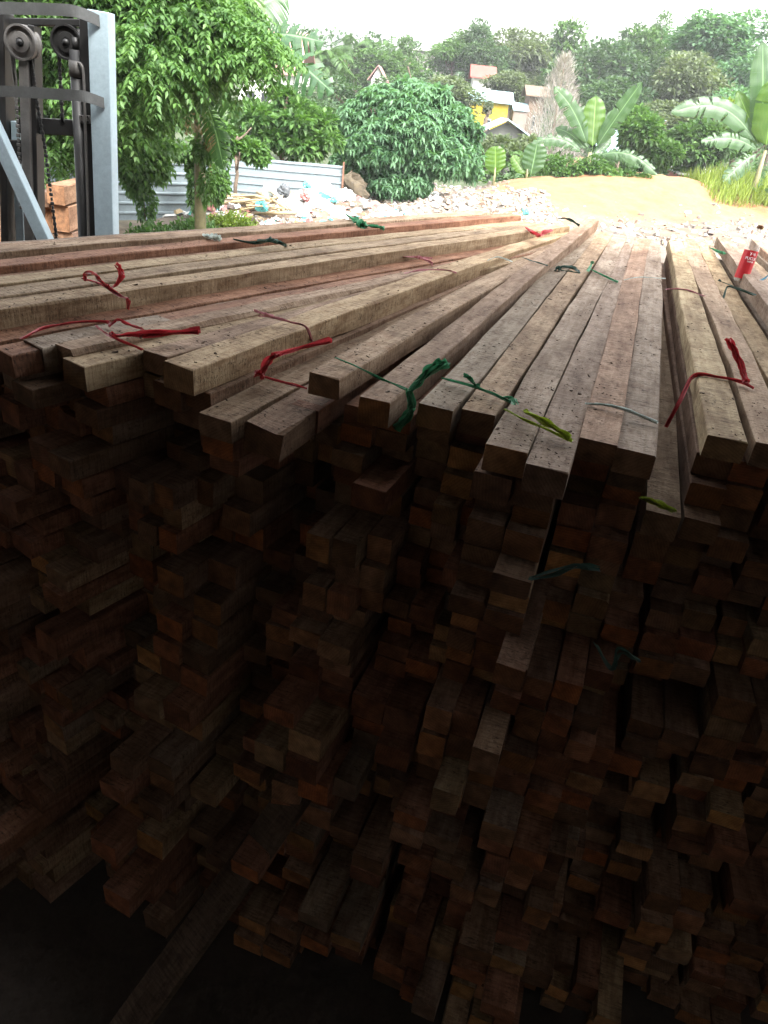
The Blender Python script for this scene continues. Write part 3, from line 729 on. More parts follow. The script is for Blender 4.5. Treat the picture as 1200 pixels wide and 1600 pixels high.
# guard bars wrapping round the mast
def flatbar(name, P, hgt, mat, th=.012):
    pts = smoothpath(P, 6); V = []; Fq = []
    for i, p in enumerate(pts):
        d = (pts[min(i + 1, len(pts) - 1)] - pts[max(i - 1, 0)]); d.z = 0; d.normalize(); nn = Vector((-d.y, d.x, 0))
        for (o_, z_) in ((-th / 2, -hgt / 2), (th / 2, -hgt / 2), (th / 2, hgt / 2), (-th / 2, hgt / 2)): V.append(p + nn * o_ + Vector((0, 0, z_)))
    for i in range(len(pts) - 1):
        for k in range(4): Fq.append((i * 4 + k, i * 4 + (k + 1) % 4, i * 4 + 4 + (k + 1) % 4, i * 4 + 4 + k))
    Fq += [(0, 3, 2, 1), tuple(len(V) - 4 + k for k in range(4))]
    mb = MB(); mb.add(V, Fq); return mb.build(name, mat, fk)
G1 = simple('guard_bar_paint', (.095, .10, .10), .5, .2, 9, .25)
flatbar('guard_bar', [F3(-60, 12, FY - .22), F3(20, 13, FY - .22), F3(90, 15, FY - .22), F3(118, 18, FY - .21), F3(140, 26, FY - .14), F3(155, 33, FY - .10)], .055, G1)
flatbar('guard_bar', [F3(-60, 142, FY - .22), F3(20, 143, FY - .22), F3(100, 148, FY - .22), F3(128, 150, FY - .21), F3(146, 155, FY - .15), F3(162, 161, FY - .10)], .055, G1)
def cross(x0, y0, x1, y1, hgt, dpt, Y, mat, name='crossmember'):
    a, b_ = F3(x0, y0, Y), F3(x1, y1, Y); d = b_ - a; x = d.normalized(); y = Vector((0, 1, 0)); z = x.cross(y).normalized(); y = z.cross(x)
    mb = MB(); mb.box((a + b_) / 2, (d.length, dpt, hgt), Matrix((x, y, z)).transposed(), .004); return mb.build(name, mat, fk)
cross(16, 34, 132, 36, .035, .06, FY + .03, M_FDARK)
cross(30, 195, 120, 200, .085, .05, FY + .01, M_FDARK)
cross(4, 33, 4, 34, .05, .05, FY, M_FDARK)
cross(10, 236, 40, 236, .12, .06, FY - .03, M_FDARK, 'valve_box')
o = cross(124, 186, 142, 187, .045, .012, FY - .07, M_FGREY, 'bracket_plate')
for q in ((-.018, .013), (.018, .013), (-.018, -.013), (.018, -.013)):
    c = F3(133, 186, FY - .078) + Vector((q[0], 0, q[1])); mb = MB(); mb.tube([c, c + Vector((0, -.006, 0))], .005, 6); mb.build('bolt', M_FDARK, o)
# slanting stay
a, b_ = F3(-25, 165, FY - .2), F3(82, 398, FY - .2); b_ = a + (b_ - a) * 1.5
d = b_ - a; z = d.normalized(); y = Vector((0, 1, 0)); x = y.cross(z).normalized(); y = z.cross(x)
mb = MB(); mb.box((a + b_) / 2, (.075, .07, d.length), Matrix((x, y, z)).transposed(), .004); mb.build('stay', M_FSTEEL, fk)
# chassis out of sight behind the pile: body, counterweight, axle and wheels
mb = MB(); mb.box(Vector((-.95, 1.2, .62)), (.95, 1.7, .55), None, .04); mb.build('body', M_FBODY, fk)
mb = MB(); mb.box(Vector((-.95, 2.2, .7)), (.95, .35, .8), None, .08); mb.build('counterweight', M_FDARK, fk)
mb = MB(); mb.box(Vector((-.05, .1, .28)), (.75, .22, .25), None, .02); mb.build('axle_beam', M_FDARK, fk)
for (wx, wy) in ((-1.4, .45), (.3, .45), (-1.35, 1.95), (-.5, 1.95)):
    mb = MB(); mb.tube([Vector((wx - .09, wy, .28)), Vector((wx + .09, wy, .28))], .28, 24); o = mb.build('wheel', M_RUBBER, fk)
    mb = MB(); mb.tube([Vector((wx - .095, wy, .28)), Vector((wx + .095, wy, .28))], .13, 16); mb.build('rim', M_FSTEEL, o)

# ------------------------------------------------------------------ bottle
M_CLEAR, nt, b, out = newmat('clear_plastic'); b.inputs['Base Color'].default_value = (.93, .95, .93, 1); b.inputs['Roughness'].default_value = .08
b.inputs['Specular IOR Level'].default_value = .6
t_ = nt.nodes.new('ShaderNodeBsdfTransparent'); t_.inputs[0].default_value = (.95, .96, .95, 1); m_ = nt.nodes.new('ShaderNodeMixShader'); lw = nt.nodes.new('ShaderNodeLayerWeight'); lw.inputs[0].default_value = .35
mm = math_(nt, 'ADD', math_(nt, 'MULTIPLY', lw.outputs['Facing'], .55), .10); nt.links.new(mm, m_.inputs[0]); nt.links.new(t_.outputs[0], m_.inputs[1]); nt.links.new(b.outputs[0], m_.inputs[2]); nt.links.new(m_.outputs[0], out.inputs[0])
M_LABEL = simple('red_label', (.55, .03, .04), .35, 0, 6, .1, .02); M_CAP = simple('brown_cap', (.16, .07, .025), .4, 0, 10, .1)
M_WPRINT = simple('white_print', (.75, .72, .72), .4, 0, 10, .05)
base = at(1156, 440, 2.05); top = atY(1189, 352, base.y + .03)
ax = (top - base); BL = ax.length; ax.normalize()
yb = Vector((0, 1, 0)); xb = yb.cross(ax).normalized(); yb = ax.cross(xb)
bt = empty('bottle', base); bt.rotation_euler = Matrix((xb, yb, ax)).transposed().to_euler()
tag(bt, 'empty clear plastic drink bottle with a red label and brown cap on the beams', 'bottle')
def lathe(prof, n=28):
    V = []; Fq = []
    for (r_, z_) in prof:
        for j in range(n):
            t = 2 * math.pi * j / n; V.append((r_ * math.cos(t), r_ * math.sin(t), z_))
    for i in range(len(prof) - 1):
        for j in range(n): Fq.append((i * n + j, i * n + (j + 1) % n, (i + 1) * n + (j + 1) % n, (i + 1) * n + j))
    return V, Fq
R_ = .037; S_ = BL
def lobj(name, prof, mat, cap0=True, cap1=False):
    V, Fq = lathe(prof); n = 28
    if cap0: Fq.append(tuple(range(n))[::-1])
    if cap1: Fq.append(tuple(range(len(V) - n, len(V))))
    return obj(name, mesh(name, V, Fq, [mat], smooth=True), bt)
lobj('bottle_body', [(R_ * .8, 0), (R_, .008), (R_, S_ * .62), (R_ * .94, S_ * .66), (R_, S_ * .69), (R_ * .9, S_ * .76), (R_ * .6, S_ * .87), (R_ * .38, S_ * .92), (R_ * .38, S_ * .965)], M_CLEAR)
lobj('label', [(R_ * 1.015, S_ * .06), (R_ * 1.015, S_ * .56)], M_LABEL, False)
lobj('cap', [(R_ * .44, S_ * .94), (R_ * .46, S_ * .945), (R_ * .46, S_ * .995), (R_ * .4, S_)], M_CAP, True, True)
def bent_text(txt, size, zc, name='lettering'):
    cu = bpy.data.curves.new(name, 'FONT'); cu.body = txt; cu.size = size; cu.align_x = 'CENTER'; cu.align_y = 'CENTER'; cu.offset = .0006
    to = bpy.data.objects.new(name, cu); COL.objects.link(to); bpy.context.view_layer.update()
    me = bpy.data.meshes.new_from_object(to); bpy.data.objects.remove(to)
    for v in me.vertices:
        t = v.co.x / (R_ * 1.02); z_ = v.co.y
        v.co = Vector((math.sin(t) * R_ * 1.022, -math.cos(t) * R_ * 1.022, zc + z_))
    me.materials.clear(); me.materials.append(M_WPRINT); obj(name, me, bt)
bent_text('Teh', .022, S_ * .50); bent_text('PUCUK', .020, S_ * .42); bent_text('HARUM', .010, S_ * .365)

# ------------------------------------------------------------------ sawn log blocks behind the forklift
M_BLOCK = wood_material('log_block_wood')
rr = random.Random(9)
BY = 7.2
k = 0; x = -4.6
BT = [(.34, .235, .15), (.30, .19, .12), (.27, .19, .14), (.36, .26, .17), (.20, .145, .11)]
blabels = {}
x = -4.75
ci = 0
while x < -3.4:
    wcol = rr.choice([.14, .18, .22]); z = .02
    if x + wcol > -3.12: break
    while z < 1.62:
        hb = rr.choice([.11, .14, .18, .24]); tb = rr.choice(BT)
        V, Fq, MI, WC, T = beam_data(wcol - .012, hb - .01, 0.55 + rr.uniform(-.1, .1), 500 + k, tb, nseg=3, bow=.0, chamf=.007, end_jit=.012, endtint=tuple(min(1, c * 1.2) for c in tb))
        me = mesh('log_block', V, Fq, [M_BLOCK, M_END], MI); set_attrs(me, WC, T)
        o = obj('log_block', me); o.matrix_world = beam_matrix(Vector((x + wcol / 2, BY + rr.uniform(-.12, .1), z)), rad(rr.uniform(-3, 3)), 0, rad(rr.uniform(-1, 1)))
        tag(o, 'thick short sawn log block in the orange brown stack behind the forklift', 'log block', 'sawn log blocks stacked behind the forklift')
        z += hb; k += 1
    x += wcol

# ------------------------------------------------------------------ zinc fence
M_ZINC = simple('pale_zinc', (0.15, 0.185, 0.20), .5, .15, 2.5, .12, .1, .01)
def zinc(name, a, b_, z0a, z0b, hgt, label):
    a = Vector(a); b_ = Vector(b_); d = b_ - a; L = d.length; d.normalize(); nn = Vector((-d.y, d.x, 0))
    root = empty(name, (a.x, a.y, 0)); tag(root, label, 'fence')
    V = []; Fq = []; rows = []; z = 0
    while z < hgt:
        for (dz, o_) in ((0, 0), (.11, .0), (.13, .03), (.155, .03), (.175, .0)):
            if z + dz <= hgt: rows.append((z + dz, o_))
        z += .19
    nseg = 14
    for (zz, o_) in rows:
        for i in range(nseg + 1):
            t = i / nseg; p = d * (L * t) + nn * (-o_ - .006 * math.sin(t * 23)); V.append((p.x, p.y, z0a + (z0b - z0a) * t + zz * (1 + .004 * math.sin(t * 9))))
    for j in range(len(rows) - 1):
        for i in range(nseg): Fq.append((j * (nseg + 1) + i, j * (nseg + 1) + i + 1, (j + 1) * (nseg + 1) + i + 1, (j + 1) * (nseg + 1) + i))
    me = mesh('sheet', V, Fq, [M_ZINC]); o = obj('sheet', me, root); md = o.modifiers.new('thick', 'SOLIDIFY'); md.thickness = .004
    nP = max(2, int(L / 2.2) + 1)
    for i in range(nP):
        t = i / (nP - 1); p = d * (L * t) + nn * (-.06)
        mb = MB(); mb.box((p.x, p.y, z0a + (z0b - z0a) * t + hgt / 2 - .1), (.045, .045, hgt + .25), None, .004); mb.build('post', M_FENCEPOST, root)
M_FENCEPOST = simple('rusty_post', (.16, .08, .05), .8)
zinc('zinc_fence', (-9.8, 12.6, 0), (-4.55, 17.2, 0), 0, .0, 1.12, 'pale corrugated zinc fence half hidden under creepers behind the forklift')
zinc('zinc_fence', (-5.25, 20.6, 0), (-2.1, 21.4, 0), -.1, -.1, 1.22, 'pale corrugated zinc fence behind the rubbish heap')

# ------------------------------------------------------------------ foliage
LR = np.random.default_rng(4)
def rand_unit(n):
    v = LR.normal(size=(n, 3)); return v / np.linalg.norm(v, axis=1, keepdims=True)
def leaves(P, D, L, W, fold=.25, droop=0.0):
    """rhombic folded leaves: P base points, D directions, L lengths, W widths -> verts, quads (two quads per leaf)"""
    n = len(P); D = D / np.linalg.norm(D, axis=1, keepdims=True)
    up = rand_unit(n) * .55 + np.array([0, 0, 1.0]); S = np.cross(D, up); S /= np.linalg.norm(S, axis=1, keepdims=True) + 1e-9
    U = np.cross(S, D); L = L[:, None]; W = W[:, None]
    a = P; mid = P + D * L * .5 - U * W * 0; tip = P + D * L - np.array([0, 0, 1.0]) * L * droop
    l = P + D * L * .45 + S * W * .5 + U * W * fold; r = P + D * L * .45 - S * W * .5 + U * W * fold
    V = np.stack([a, r, tip, l], 1).reshape(-1, 3)
    # split along the midrib for the fold
    idx = np.arange(n)[:, None] * 4
    T = np.concatenate([idx + np.array([[0, 1, 2]]), idx + np.array([[0, 2, 3]])], 0)
    return V, T
def crown_mesh(name, blobs, mat, nleaf, L, W, out=.7, droop=.15, shell=.55, jit=.4, flat=1.0):
    """blobs: (cx,cy,cz,rx,ry,rz)"""
    B = np.array(blobs, float); vol = (B[:, 3] * B[:, 4] + B[:, 4] * B[:, 5] + B[:, 3] * B[:, 5]); pr = vol / vol.sum()
    k = LR.choice(len(B), nleaf, p=pr); u = rand_unit(nleaf)
    rr_ = (shell + (1 - shell) * LR.random(nleaf) ** .6)
    rr_ *= 1 + .22 * np.sin(u[:, 0] * 7 + k) * np.cos(u[:, 2] * 6 + k * 2)
    P = B[k, :3] + u * B[k, 3:] * rr_[:, None]
    D = u * out + rand_unit(nleaf) * jit + np.array([0, 0, .15 - droop])
    D[:, 2] *= flat
    V, T = leaves(P, D, L * LR.uniform(.6, 1.25, nleaf), W * LR.uniform(.7, 1.2, nleaf), droop=droop)
    return npmesh(name, V, T, [mat])
def blob_cluster(rx, ry, rz, n, seed, sub=.38, top=.0):
    r = np.random.default_rng(seed); out = []
    for i in range(n):
        u = r.normal(size=3); u /= np.linalg.norm(u); q = r.random() ** .5 * .78
        s = sub * r.uniform(.65, 1.35)
        out.append((u[0] * rx * q, u[1] * ry * q, u[2] * rz * q, rx * s, ry * s, rz * s * r.uniform(.6, .95)))
    return out
M_TRUNK = simple('bark', (.12, .09, .065), .9, 0, 6, .4, .5, .02)
LM = dict(
    bright=leaf_material('leaf_bright', (0.024, 0.068, 0.016), (0.093, 0.180, 0.043), .4),
    mid=leaf_material('leaf_mid', (0.028, 0.068, 0.022), (0.087, 0.161, 0.046), .4),
    blue=leaf_material('leaf_bluegreen', (0.037, 0.093, 0.046), (0.105, 0.205, 0.099), .42),
    dark=leaf_material('leaf_dark', (0.022, 0.053, 0.025), (0.068, 0.118, 0.050), .38, .5),
    olive=leaf_material('leaf_olive', (0.046, 0.068, 0.034), (0.112, 0.143, 0.071), .38, .5),
    lime=leaf_material('leaf_lime', (0.062, 0.105, 0.012), (0.161, 0.223, 0.031), .4),
    dry=leaf_material('twig_dry', (0.186, 0.161, 0.149), (0.310, 0.285, 0.267), .2))
def trunk_mesh(h, r0, r1, seed, forks=4, spread=1.0, fh=.5):
    rr = random.Random(seed); mb = MB()
    pts = [Vector((0, 0, -.3))]; 
    for i in range(1, 6): pts.append(Vector((rr.uniform(-.04, .04) * h, rr.uniform(-.04, .04) * h, h * i / 5)))
    mb.tube(pts, [r0 + (r1 - r0) * i / 5 for i in range(6)], 9)
    for k in range(forks):
        s = rr.uniform(fh, .95); i = int(s * 5); p = pts[i].lerp(pts[min(i + 1, 5)], s * 5 - i)
        a = rr.uniform(0, 6.28); e = spread * rr.uniform(.5, 1)
        q = [p, p + Vector((math.cos(a) * e * .5, math.sin(a) * e * .5, e * .35)), p + Vector((math.cos(a) * e, math.sin(a) * e, e * .9))]
        mb.tube(smoothpath(q, 3), [r1 * (1.1 - .7 * j / 6) for j in range(7)], 6)
    return mb
def tree(name, loc, crown_me, th, r0, label, cat='tree', group=None, scale=1.0, rot=0.0, crown_z=None, spread=1.5, forks=5):
    o = empty(name, loc, (0, 0, rot)); tag(o, label, cat, group); o.scale = (scale,) * 3
    trunk_mesh(th, r0, r0 * .5, int(abs(loc[0] * 31 + loc[1])) + 1, forks, spread).build('trunk', M_TRUNK, o, smooth=True)
    c = obj('crown', crown_me, o, (0, 0, crown_z if crown_z is not None else th)); return o
def gz(x, y): return float(ground_z(np.array([x]), np.array([y]))[0])

# near left tree: big crown of drooping compound sprays
def spray_crown(name, blobs, mat, nspray, seed, L=.55, leafL=.13, leafW=.07):
    r = np.random.default_rng(seed); B = np.array(blobs, float); w = B[:, 3] * B[:, 5]; k = r.choice(len(B), nspray, p=w / w.sum())
    u = r.normal(size=(nspray, 3)); u /= np.linalg.norm(u, axis=1, keepdims=True)
    P0 = B[k, :3] + u * B[k, 3:] * (.55 + .45 * r.random(nspray)[:, None])
    D0 = u * .8 + r.normal(size=(nspray, 3)) * .35; D0[:, 2] = D0[:, 2] * .4 + .1; D0 /= np.linalg.norm(D0, axis=1, keepdims=True)
    Vs, Ts, n0 = [], [], 0
    m = 8
    LL = L * r.uniform(.6, 1.2, nspray)
    for j in range(m):
        s = (j + .6) / m
        P = P0 + D0 * (LL * s)[:, None] - np.array([0, 0, 1.0]) * (LL * s * s * .55)[:, None]
        T_ = D0 - np.array([0, 0, 1.0]) * (s * 1.1)
        S = np.cross(T_, np.array([0, 0, 1.0])); S /= np.linalg.norm(S, axis=1, keepdims=True) + 1e-9
        for sg in (-1, 1):
            D = T_ * .5 + S * sg + r.normal(size=(nspray, 3)) * .15 - np.array([0, 0, .35])
            V, T = leaves(P, D, np.full(nspray, leafL) * r.uniform(.8, 1.2, nspray), np.full(nspray, leafW), fold=.1, droop=.2)
            Vs.append(V); Ts.append(T + n0); n0 += len(V)
    return npmesh(name, np.concatenate(Vs), np.concatenate(Ts), [mat])
def bl(pts): return [(atY(x, y, Y).x, Y, atY(x, y, Y).z, r * Y / 1155.6, r * Y / 1155.6, rz * Y / 1155.6) for (x, y, Y, r, rz) in pts]
def shift(blobs, o): return [(b[0] - o[0], b[1] - o[1], b[2] - o[2], b[3], b[4], b[5]) for b in blobs]
o0 = (-6.6, 12.2, 0)
bb = bl([(60, 20, 11.5, 110, 60), (180, 40, 11.5, 90, 60), (270, 30, 11.5, 80, 50), (330, 62, 11.5, 65, 36), (392, 82, 11.2, 42, 22), (230, 85, 11, 70, 45), (180, 150, 11.2, 55, 45),
         (210, 105, 12.5, 80, 55), (100, 110, 12.3, 80, 80), (285, 95, 12, 50, 25), (80, 210, 12, 50, 50), (160, 205, 12.4, 38, 30), (0, 150, 12, 60, 80), (330, 20, 12.5, 50, 30), (120, -60, 12, 160, 70), (-120, 60, 12, 120, 110)])
lt = empty('leafy_tree', o0); tag(lt, 'large bright green tree with drooping feathery sprays behind the forklift mast', 'tree')
obj('crown', spray_crown('crown_near', shift(bb, o0), LM['bright'], 8600, 3, .42, .088, .046), lt)
inner = [(b[0], b[1] + .3, b[2], b[3] * .75, b[4] * .7, b[5] * .75) for b in shift(bb, o0)]
obj('inner_foliage', crown_mesh('inner_near', inner, LM['mid'], 4000, .13, .08, shell=.2), lt)
trunk_mesh(3.2, .16, .09, 5, 7, 1.6, .35).build('trunk', M_TRUNK, lt, smooth=True)

# creepers on the fence
def creeper(label, spots, loc, n=2600, mat='bright', L=.10):
    o = empty('creeper', loc); tag(o, label, 'creeper')
    B = shift(bl(spots), loc); obj('foliage', crown_mesh('creeper_foliage', B, LM[mat], n, L, L * .75, shell=.25, jit=.7, droop=.4), o)
    rr = random.Random(n); mb = MB()
    for b_ in B[:4]:
        mb.tube(smoothpath([Vector((b_[0], b_[1], b_[2] + b_[5])), Vector((b_[0] + rr.uniform(-.1, .1), b_[1], b_[2])), Vector((b_[0] + rr.uniform(-.1, .1), b_[1], max(-loc[2], b_[2] - b_[5])))], 4), .012, 5)
    mb.build('stem', M_TRUNK, o)
creeper('wide green creeper spilling over the left fence and hanging to the ground', [(205, 240, 14.3, 35, 22), (235, 255, 14.5, 30, 25), (215, 285, 14.5, 22, 25), (230, 320, 14.6, 14, 28), (195, 262, 14.2, 20, 18), (252, 262, 14.8, 14, 22), (235, 225, 14.4, 40, 18)], (-5.0, 14.6, 0), 3400)
creeper('narrow creeper column hanging from the fence end beside the banana trunk', [(292, 240, 15.8, 26, 12), (303, 262, 15.8, 11, 25), (305, 300, 15.9, 11, 28), (318, 235, 13.2, 14, 20), (322, 290, 13.2, 10, 26), (335, 290, 16.2, 18, 25), (345, 270, 16.4, 12, 20)], (-4.3, 16.1, 0), 2400)
for (sx, sy, sY, r_, lab) in ((300, 355, 14.2, 34, 'low bright weed clump at the foot of the fence, near the pile edge'), (240, 362, 13.6, 26, 'small weed clump left of the low bright one'), (360, 345, 15.5, 30, 'pale weed clump in front of the bamboo sticks')):
    p = atY(sx, sy, sY); g_ = gz(p.x, p.y); o = empty('weed_clump', (p.x, p.y, g_)); tag(o, lab, 'weeds')
    hh = max(.25, p.z - g_ + .15); obj('foliage', crown_mesh('weed_foliage', [(0, 0, hh * .5, r_ * sY / 1155, .4, hh * .55), (.25, .1, hh * .4, .3, .3, hh * .4), (-.25, .1, hh * .35, .3, .3, hh * .4)], LM['lime' if r_ == 30 else 'bright'], 1500, .09, .05, shell=.1, jit=.8, droop=0), o)
    mb = MB(); [mb.tube([(math.cos(a) * .05, math.sin(a) * .05, -.05), (math.cos(a) * .2, math.sin(a) * .2, hh * .7)], .006, 4) for a in (0, 1.3, 2.6, 4, 5.2)]; mb.build('stem', M_TRUNK, o)

# ------------------------------------------------------------------ banana plants
def banana_material(name, c1, c2, trans=.45):
    m, nt, b, out = newmat(name)
    uv = N(nt, 'ShaderNodeAttribute', attribute_name='luv')
    sx = nt.nodes.new('ShaderNodeSeparateXYZ'); nt.links.new(uv.outputs['Vector'], sx.inputs[0])
    rib = math_(nt, 'SINE', math_(nt, 'MULTIPLY', math_(nt, 'ADD', sx.outputs[1], math_(nt, 'MULTIPLY', math_(nt, 'ABSOLUTE', sx.outputs[0]), .15)), 260.0))
    n = noise(nt, uv.outputs['Vector'], 5, 4)
    c = ramp(nt, n, [(.3, c1), (.7, c2)]); c = mix(nt, .35, c, ramp(nt, rib, [(0, (.75, .78, .7)), (1, (1, 1, 1))]), 'MULTIPLY')
    mr = ramp(nt, math_(nt, 'ABSOLUTE', sx.outputs[0]), [(.0, (1, 1, 1)), (.07, (0, 0, 0))])
    c = mix(nt, mr, c, tuple(min(1, q * 1.7 + .06) for q in c2))
    nt.links.new(c, b.inputs['Base Color']); b.inputs['Roughness'].default_value = .38
    t = nt.nodes.new('ShaderNodeBsdfTranslucent'); mx = nt.nodes.new('ShaderNodeMixShader'); mx.inputs[0].default_value = trans
    nt.links.new(mix(nt, 1, c, (1.3, 1.4, .6), 'MULTIPLY'), t.inputs[0]); nt.links.new(b.outputs[0], mx.inputs[1]); nt.links.new(t.outputs[0], mx.inputs[2]); nt.links.new(mx.outputs[0], out.inputs[0])
    return m
M_BAN = banana_material('banana_leaf', (0.024, 0.064, 0.022), (0.054, 0.113, 0.039)); M_BANB = banana_material('banana_leaf_bright', (0.049, 0.118, 0.015), (0.093, 0.176, 0.024), .6)
M_BANS = banana_material('banana_leaf_tattered', (.022, .060, .028), (.050, .105, .045), .3); M_BAND = banana_material('banana_leaf_dry', (0.144, 0.094, 0.050), (0.245, 0.180, 0.108), .3); M_PSTEM = simple('banana_stem', (0.158, 0.144, 0.072), .6, 0, 6, .4)
def banana_leaf(root, base, tip, width, mat, sag=.15, seed=0, torn=.0, facing=None, name='leaf'):
    """base, tip: world points; sag>0 arches the midrib upward; torn = share of slit depth"""
    rr = random.Random(seed); o = Vector(root.location); A = Vector(base) - o; Bp = Vector(tip) - o; d = Bp - A; L = d.length
    n = 34; mid = []
    for i in range(n + 1):
        t = i / n; mid.append(A + d * t + Vector((0, 0, 1)) * (sag * L * math.sin(math.pi * min(1, t * 1.0)) ))
    f = facing if facing is not None else Vector((0, -1, .3))
    V = []; Fq = []; UV = []
    stem = .12
    rowsL, rowsR = [], []
    slits = {sd: sorted(rr.sample(range(4, n - 1), int(torn * 16))) for sd in (-1, 1)}
    for sd in (-1, 1):
        cur = None; drift = 0
        for i in range(n):
            ids = []
            for e, j in ((0, i), (1, i + 1)):
                t = j / n
                if t < stem: w = .012
                else:
                    q = (t - stem) / (1 - stem); w = width * .5 * min(1, (q * 5) ** .55) * (1 - max(0, (q - .55) / .45) ** 2.3) ** .75 if q < 1 else 0.004
                    w = max(w, .006)
                w0 = w
                if i in slits[sd]: 
                    if e == 0: w = w * .12
                elif (i + 1) in slits[sd] and e == 1: pass
                tan = (mid[min(j + 1, n)] - mid[max(j - 1, 0)]).normalized(); S = tan.cross(f).normalized(); U = S.cross(tan).normalized()
                ids.append((j, t, w, tan, S, U))
            hang = torn * rr.uniform(.2, .8)
            prevs = []
            row = []
            for (j, t, w, tan, S, U) in ids:
                for c in range(4):
                    q = c / 3; ripple = math.sin(j * 1.3 + sd) * .012 * q
                    pt = mid[j] + S * sd * w * q * (1 - hang * .3 * q) + U * (w * .22 * q - w * .30 * q * q + ripple) + tan * (w * .22 * q) - Vector((0, 0, 1)) * hang * w * .6 * q * q
                    row.append(len(V)); V.append(pt); UV.append((sd * q, t, rr.random() * 0 + seed))
            for c in range(3):
                Fq.append((row[c], row[c + 1], row[4 + c + 1], row[4 + c]))
    me = mesh(name, V, Fq, [mat], smooth=True)
    a = me.attributes.new('luv', 'FLOAT_VECTOR', 'POINT'); a.data.foreach_set('vector', np.array(UV, dtype=np.float32).ravel())
    ob = obj(name, me, root)
    return ob
def banana(label, Y, stem, lv, scale=1, seed=0, stem_r=.12):
    """stem: (px,py_top,py_bottom); lv: (base px, tip px, width, mat, sag, torn, dY)"""
    top = atY(stem[0], stem[1], Y); g_ = gz(top.x, Y)
    root = empty('banana_plant', (top.x, Y, g_)); tag(root, label, 'banana plant')
    mb = MB(); mb.tube([(0, 0, -.1), (0.02, 0, (top.z - g_) * .5), (0, 0, max(.2, top.z - g_))], [stem_r, stem_r * .85, stem_r * .5], 12); mb.build('stem', M_PSTEM, root, smooth=True)
    for i, (b0, t0, w, mt, sag, torn, dY) in enumerate(lv):
        banana_leaf(root, atY(b0[0], b0[1], Y), atY(t0[0], t0[1], Y + dY), w, mt, sag, seed * 50 + i, torn)
    return root
banana('tall banana plant with four upright leaves in the middle of the sand mound crest', 32.2, (922, 238, 270), [
    ((925, 240), (1003, 128), .62, M_BAN, .02, .18, -.3), ((922, 240), (866, 136), .66, M_BAN, .10, .3, -.2), ((925, 238), (931, 150), .85, M_BANB, .0, .0, .3),
    ((918, 240), (912, 165), .6, M_BAN, .02, .0, .6), ((930, 238), (965, 170), .55, M_BAN, .03, .0, .8), ((915, 245), (832, 222), .50, M_BAN, .16, .6, 0), ((925, 245), (1028, 274), .50, M_BAN, .16, .7, -.4),
    ((920, 240), (868, 200), .45, M_BAN, .1, .2, .6), ((915, 245), (888, 260), .4, M_BAND, .08, .8, .2), ((920, 245), (1000, 262), .4, M_BAN, .10, .5, .3), ((926, 245), (955, 215), .4, M_BAN, .0, .1, .5)], seed=1)
banana('banana plant with huge upright leaves at the right edge above the tall grass', 33.5, (1196, 235, 285), [
    ((1192, 240), (1192, 65), .98, M_BAN, .0, .12, .2), ((1195, 240), (1215, 118), 1.35, M_BANB, .0, .1, -.4), ((1192, 240), (1048, 176), .80, M_BAN, .20, .25, -.2), ((1190, 240), (1095, 222), .65, M_BAN, .12, .5, -.3),
    ((1188, 238), (1130, 285), .8, M_BAN, .10, .8, -.5), ((1190, 240), (1152, 142), .65, M_BANB, .02, .05, .5), ((1192, 240), (1240, 260), .6, M_BAN, .15, .6, 0), ((1192, 238), (1158, 190), .5, M_BAN, .1, .6, .4),
    ((1192, 238), (1185, 300), .5, M_BAN, .08, .8, .2), ((1195, 240), (1260, 180), .6, M_BAN, .1, .3, .2)], seed=2)
banana('small banana sucker with one broad bright leaf left of the mound crest', 30.0, (774, 262, 272), [((774, 278), (774, 228), .75, M_BANB, .0, .0, .0), ((776, 275), (764, 250), .3, M_BANB, .0, .0, .2)], seed=3, stem_r=.05)
banana('small banana sucker with a forked pale leaf and a broad one at the mound crest', 30.8, (824, 264, 272), [((828, 280), (840, 222), .85, M_BAN, .0, .0, .0), ((822, 275), (800, 243), .4, M_BANB, .0, .0, .2), ((822, 275), (818, 240), .45, M_BANB, .0, .0, .3)], seed=4, stem_r=.05)
banana('banana plant with tattered fronds reaching out of the big tree at left', 13.5, (308, 150, 330), [
    ((330, 110), (521, 146), .70, M_BANS, .17, .9, -1.0), ((340, 85), (506, 66), .66, M_BANS, .10, .9, -.2), ((330, 90), (448, -10), .9, M_BAN, .10, .4, .5), ((330, 80), (395, -30), .9, M_BANB, .08, .5, .2),
    ((315, 150), (350, 265), .45, M_BAN, .12, .7, -.8), ((312, 150), (290, 210), .35, M_BAND, .1, .9, -.4), ((312, 160), (332, 240), .30, M_BAND, .05, .9, -.5), ((310, 150), (240, 190), .5, M_BAN, .12, .3, -.6), ((312, 150), (330, 165), .6, M_BAN, .1, .2, -.6),
    ((315, 120), (372, 190), .5, M_BAN, .14, .5, -.5)], seed=5, stem_r=.11)

# ------------------------------------------------------------------ shrubs and trees
cas = [(b[0], b[1], b[2], b[3] * .86, b[4] * .86, b[5] * .86) for b in bl([(635, 165, 25, 75, 35), (690, 190, 25, 60, 35), (570, 190, 25, 50, 35), (600, 230, 24.2, 70, 40), (680, 240, 24.2, 65, 40), (560, 265, 24.6, 45, 35), (620, 285, 24.2, 60, 28), (725, 240, 25, 32, 30), (640, 205, 24, 60, 40), (735, 262, 25.4, 22, 20), (660, 150, 25.5, 40, 22), (600, 155, 25, 40, 22), (545, 225, 25, 30, 30), (632, 132, 25, 16, 12), (690, 150, 24.6, 16, 14), (575, 150, 24.8, 14, 12), (740, 205, 24.8, 16, 14), (528, 250, 24.6, 14, 12), (650, 285, 23.8, 30, 18), (590, 200, 23.8, 22, 16), (670, 215, 23.6, 24, 16), (712, 178, 24.6, 18, 14), (550, 195, 24.6, 14, 14)])]
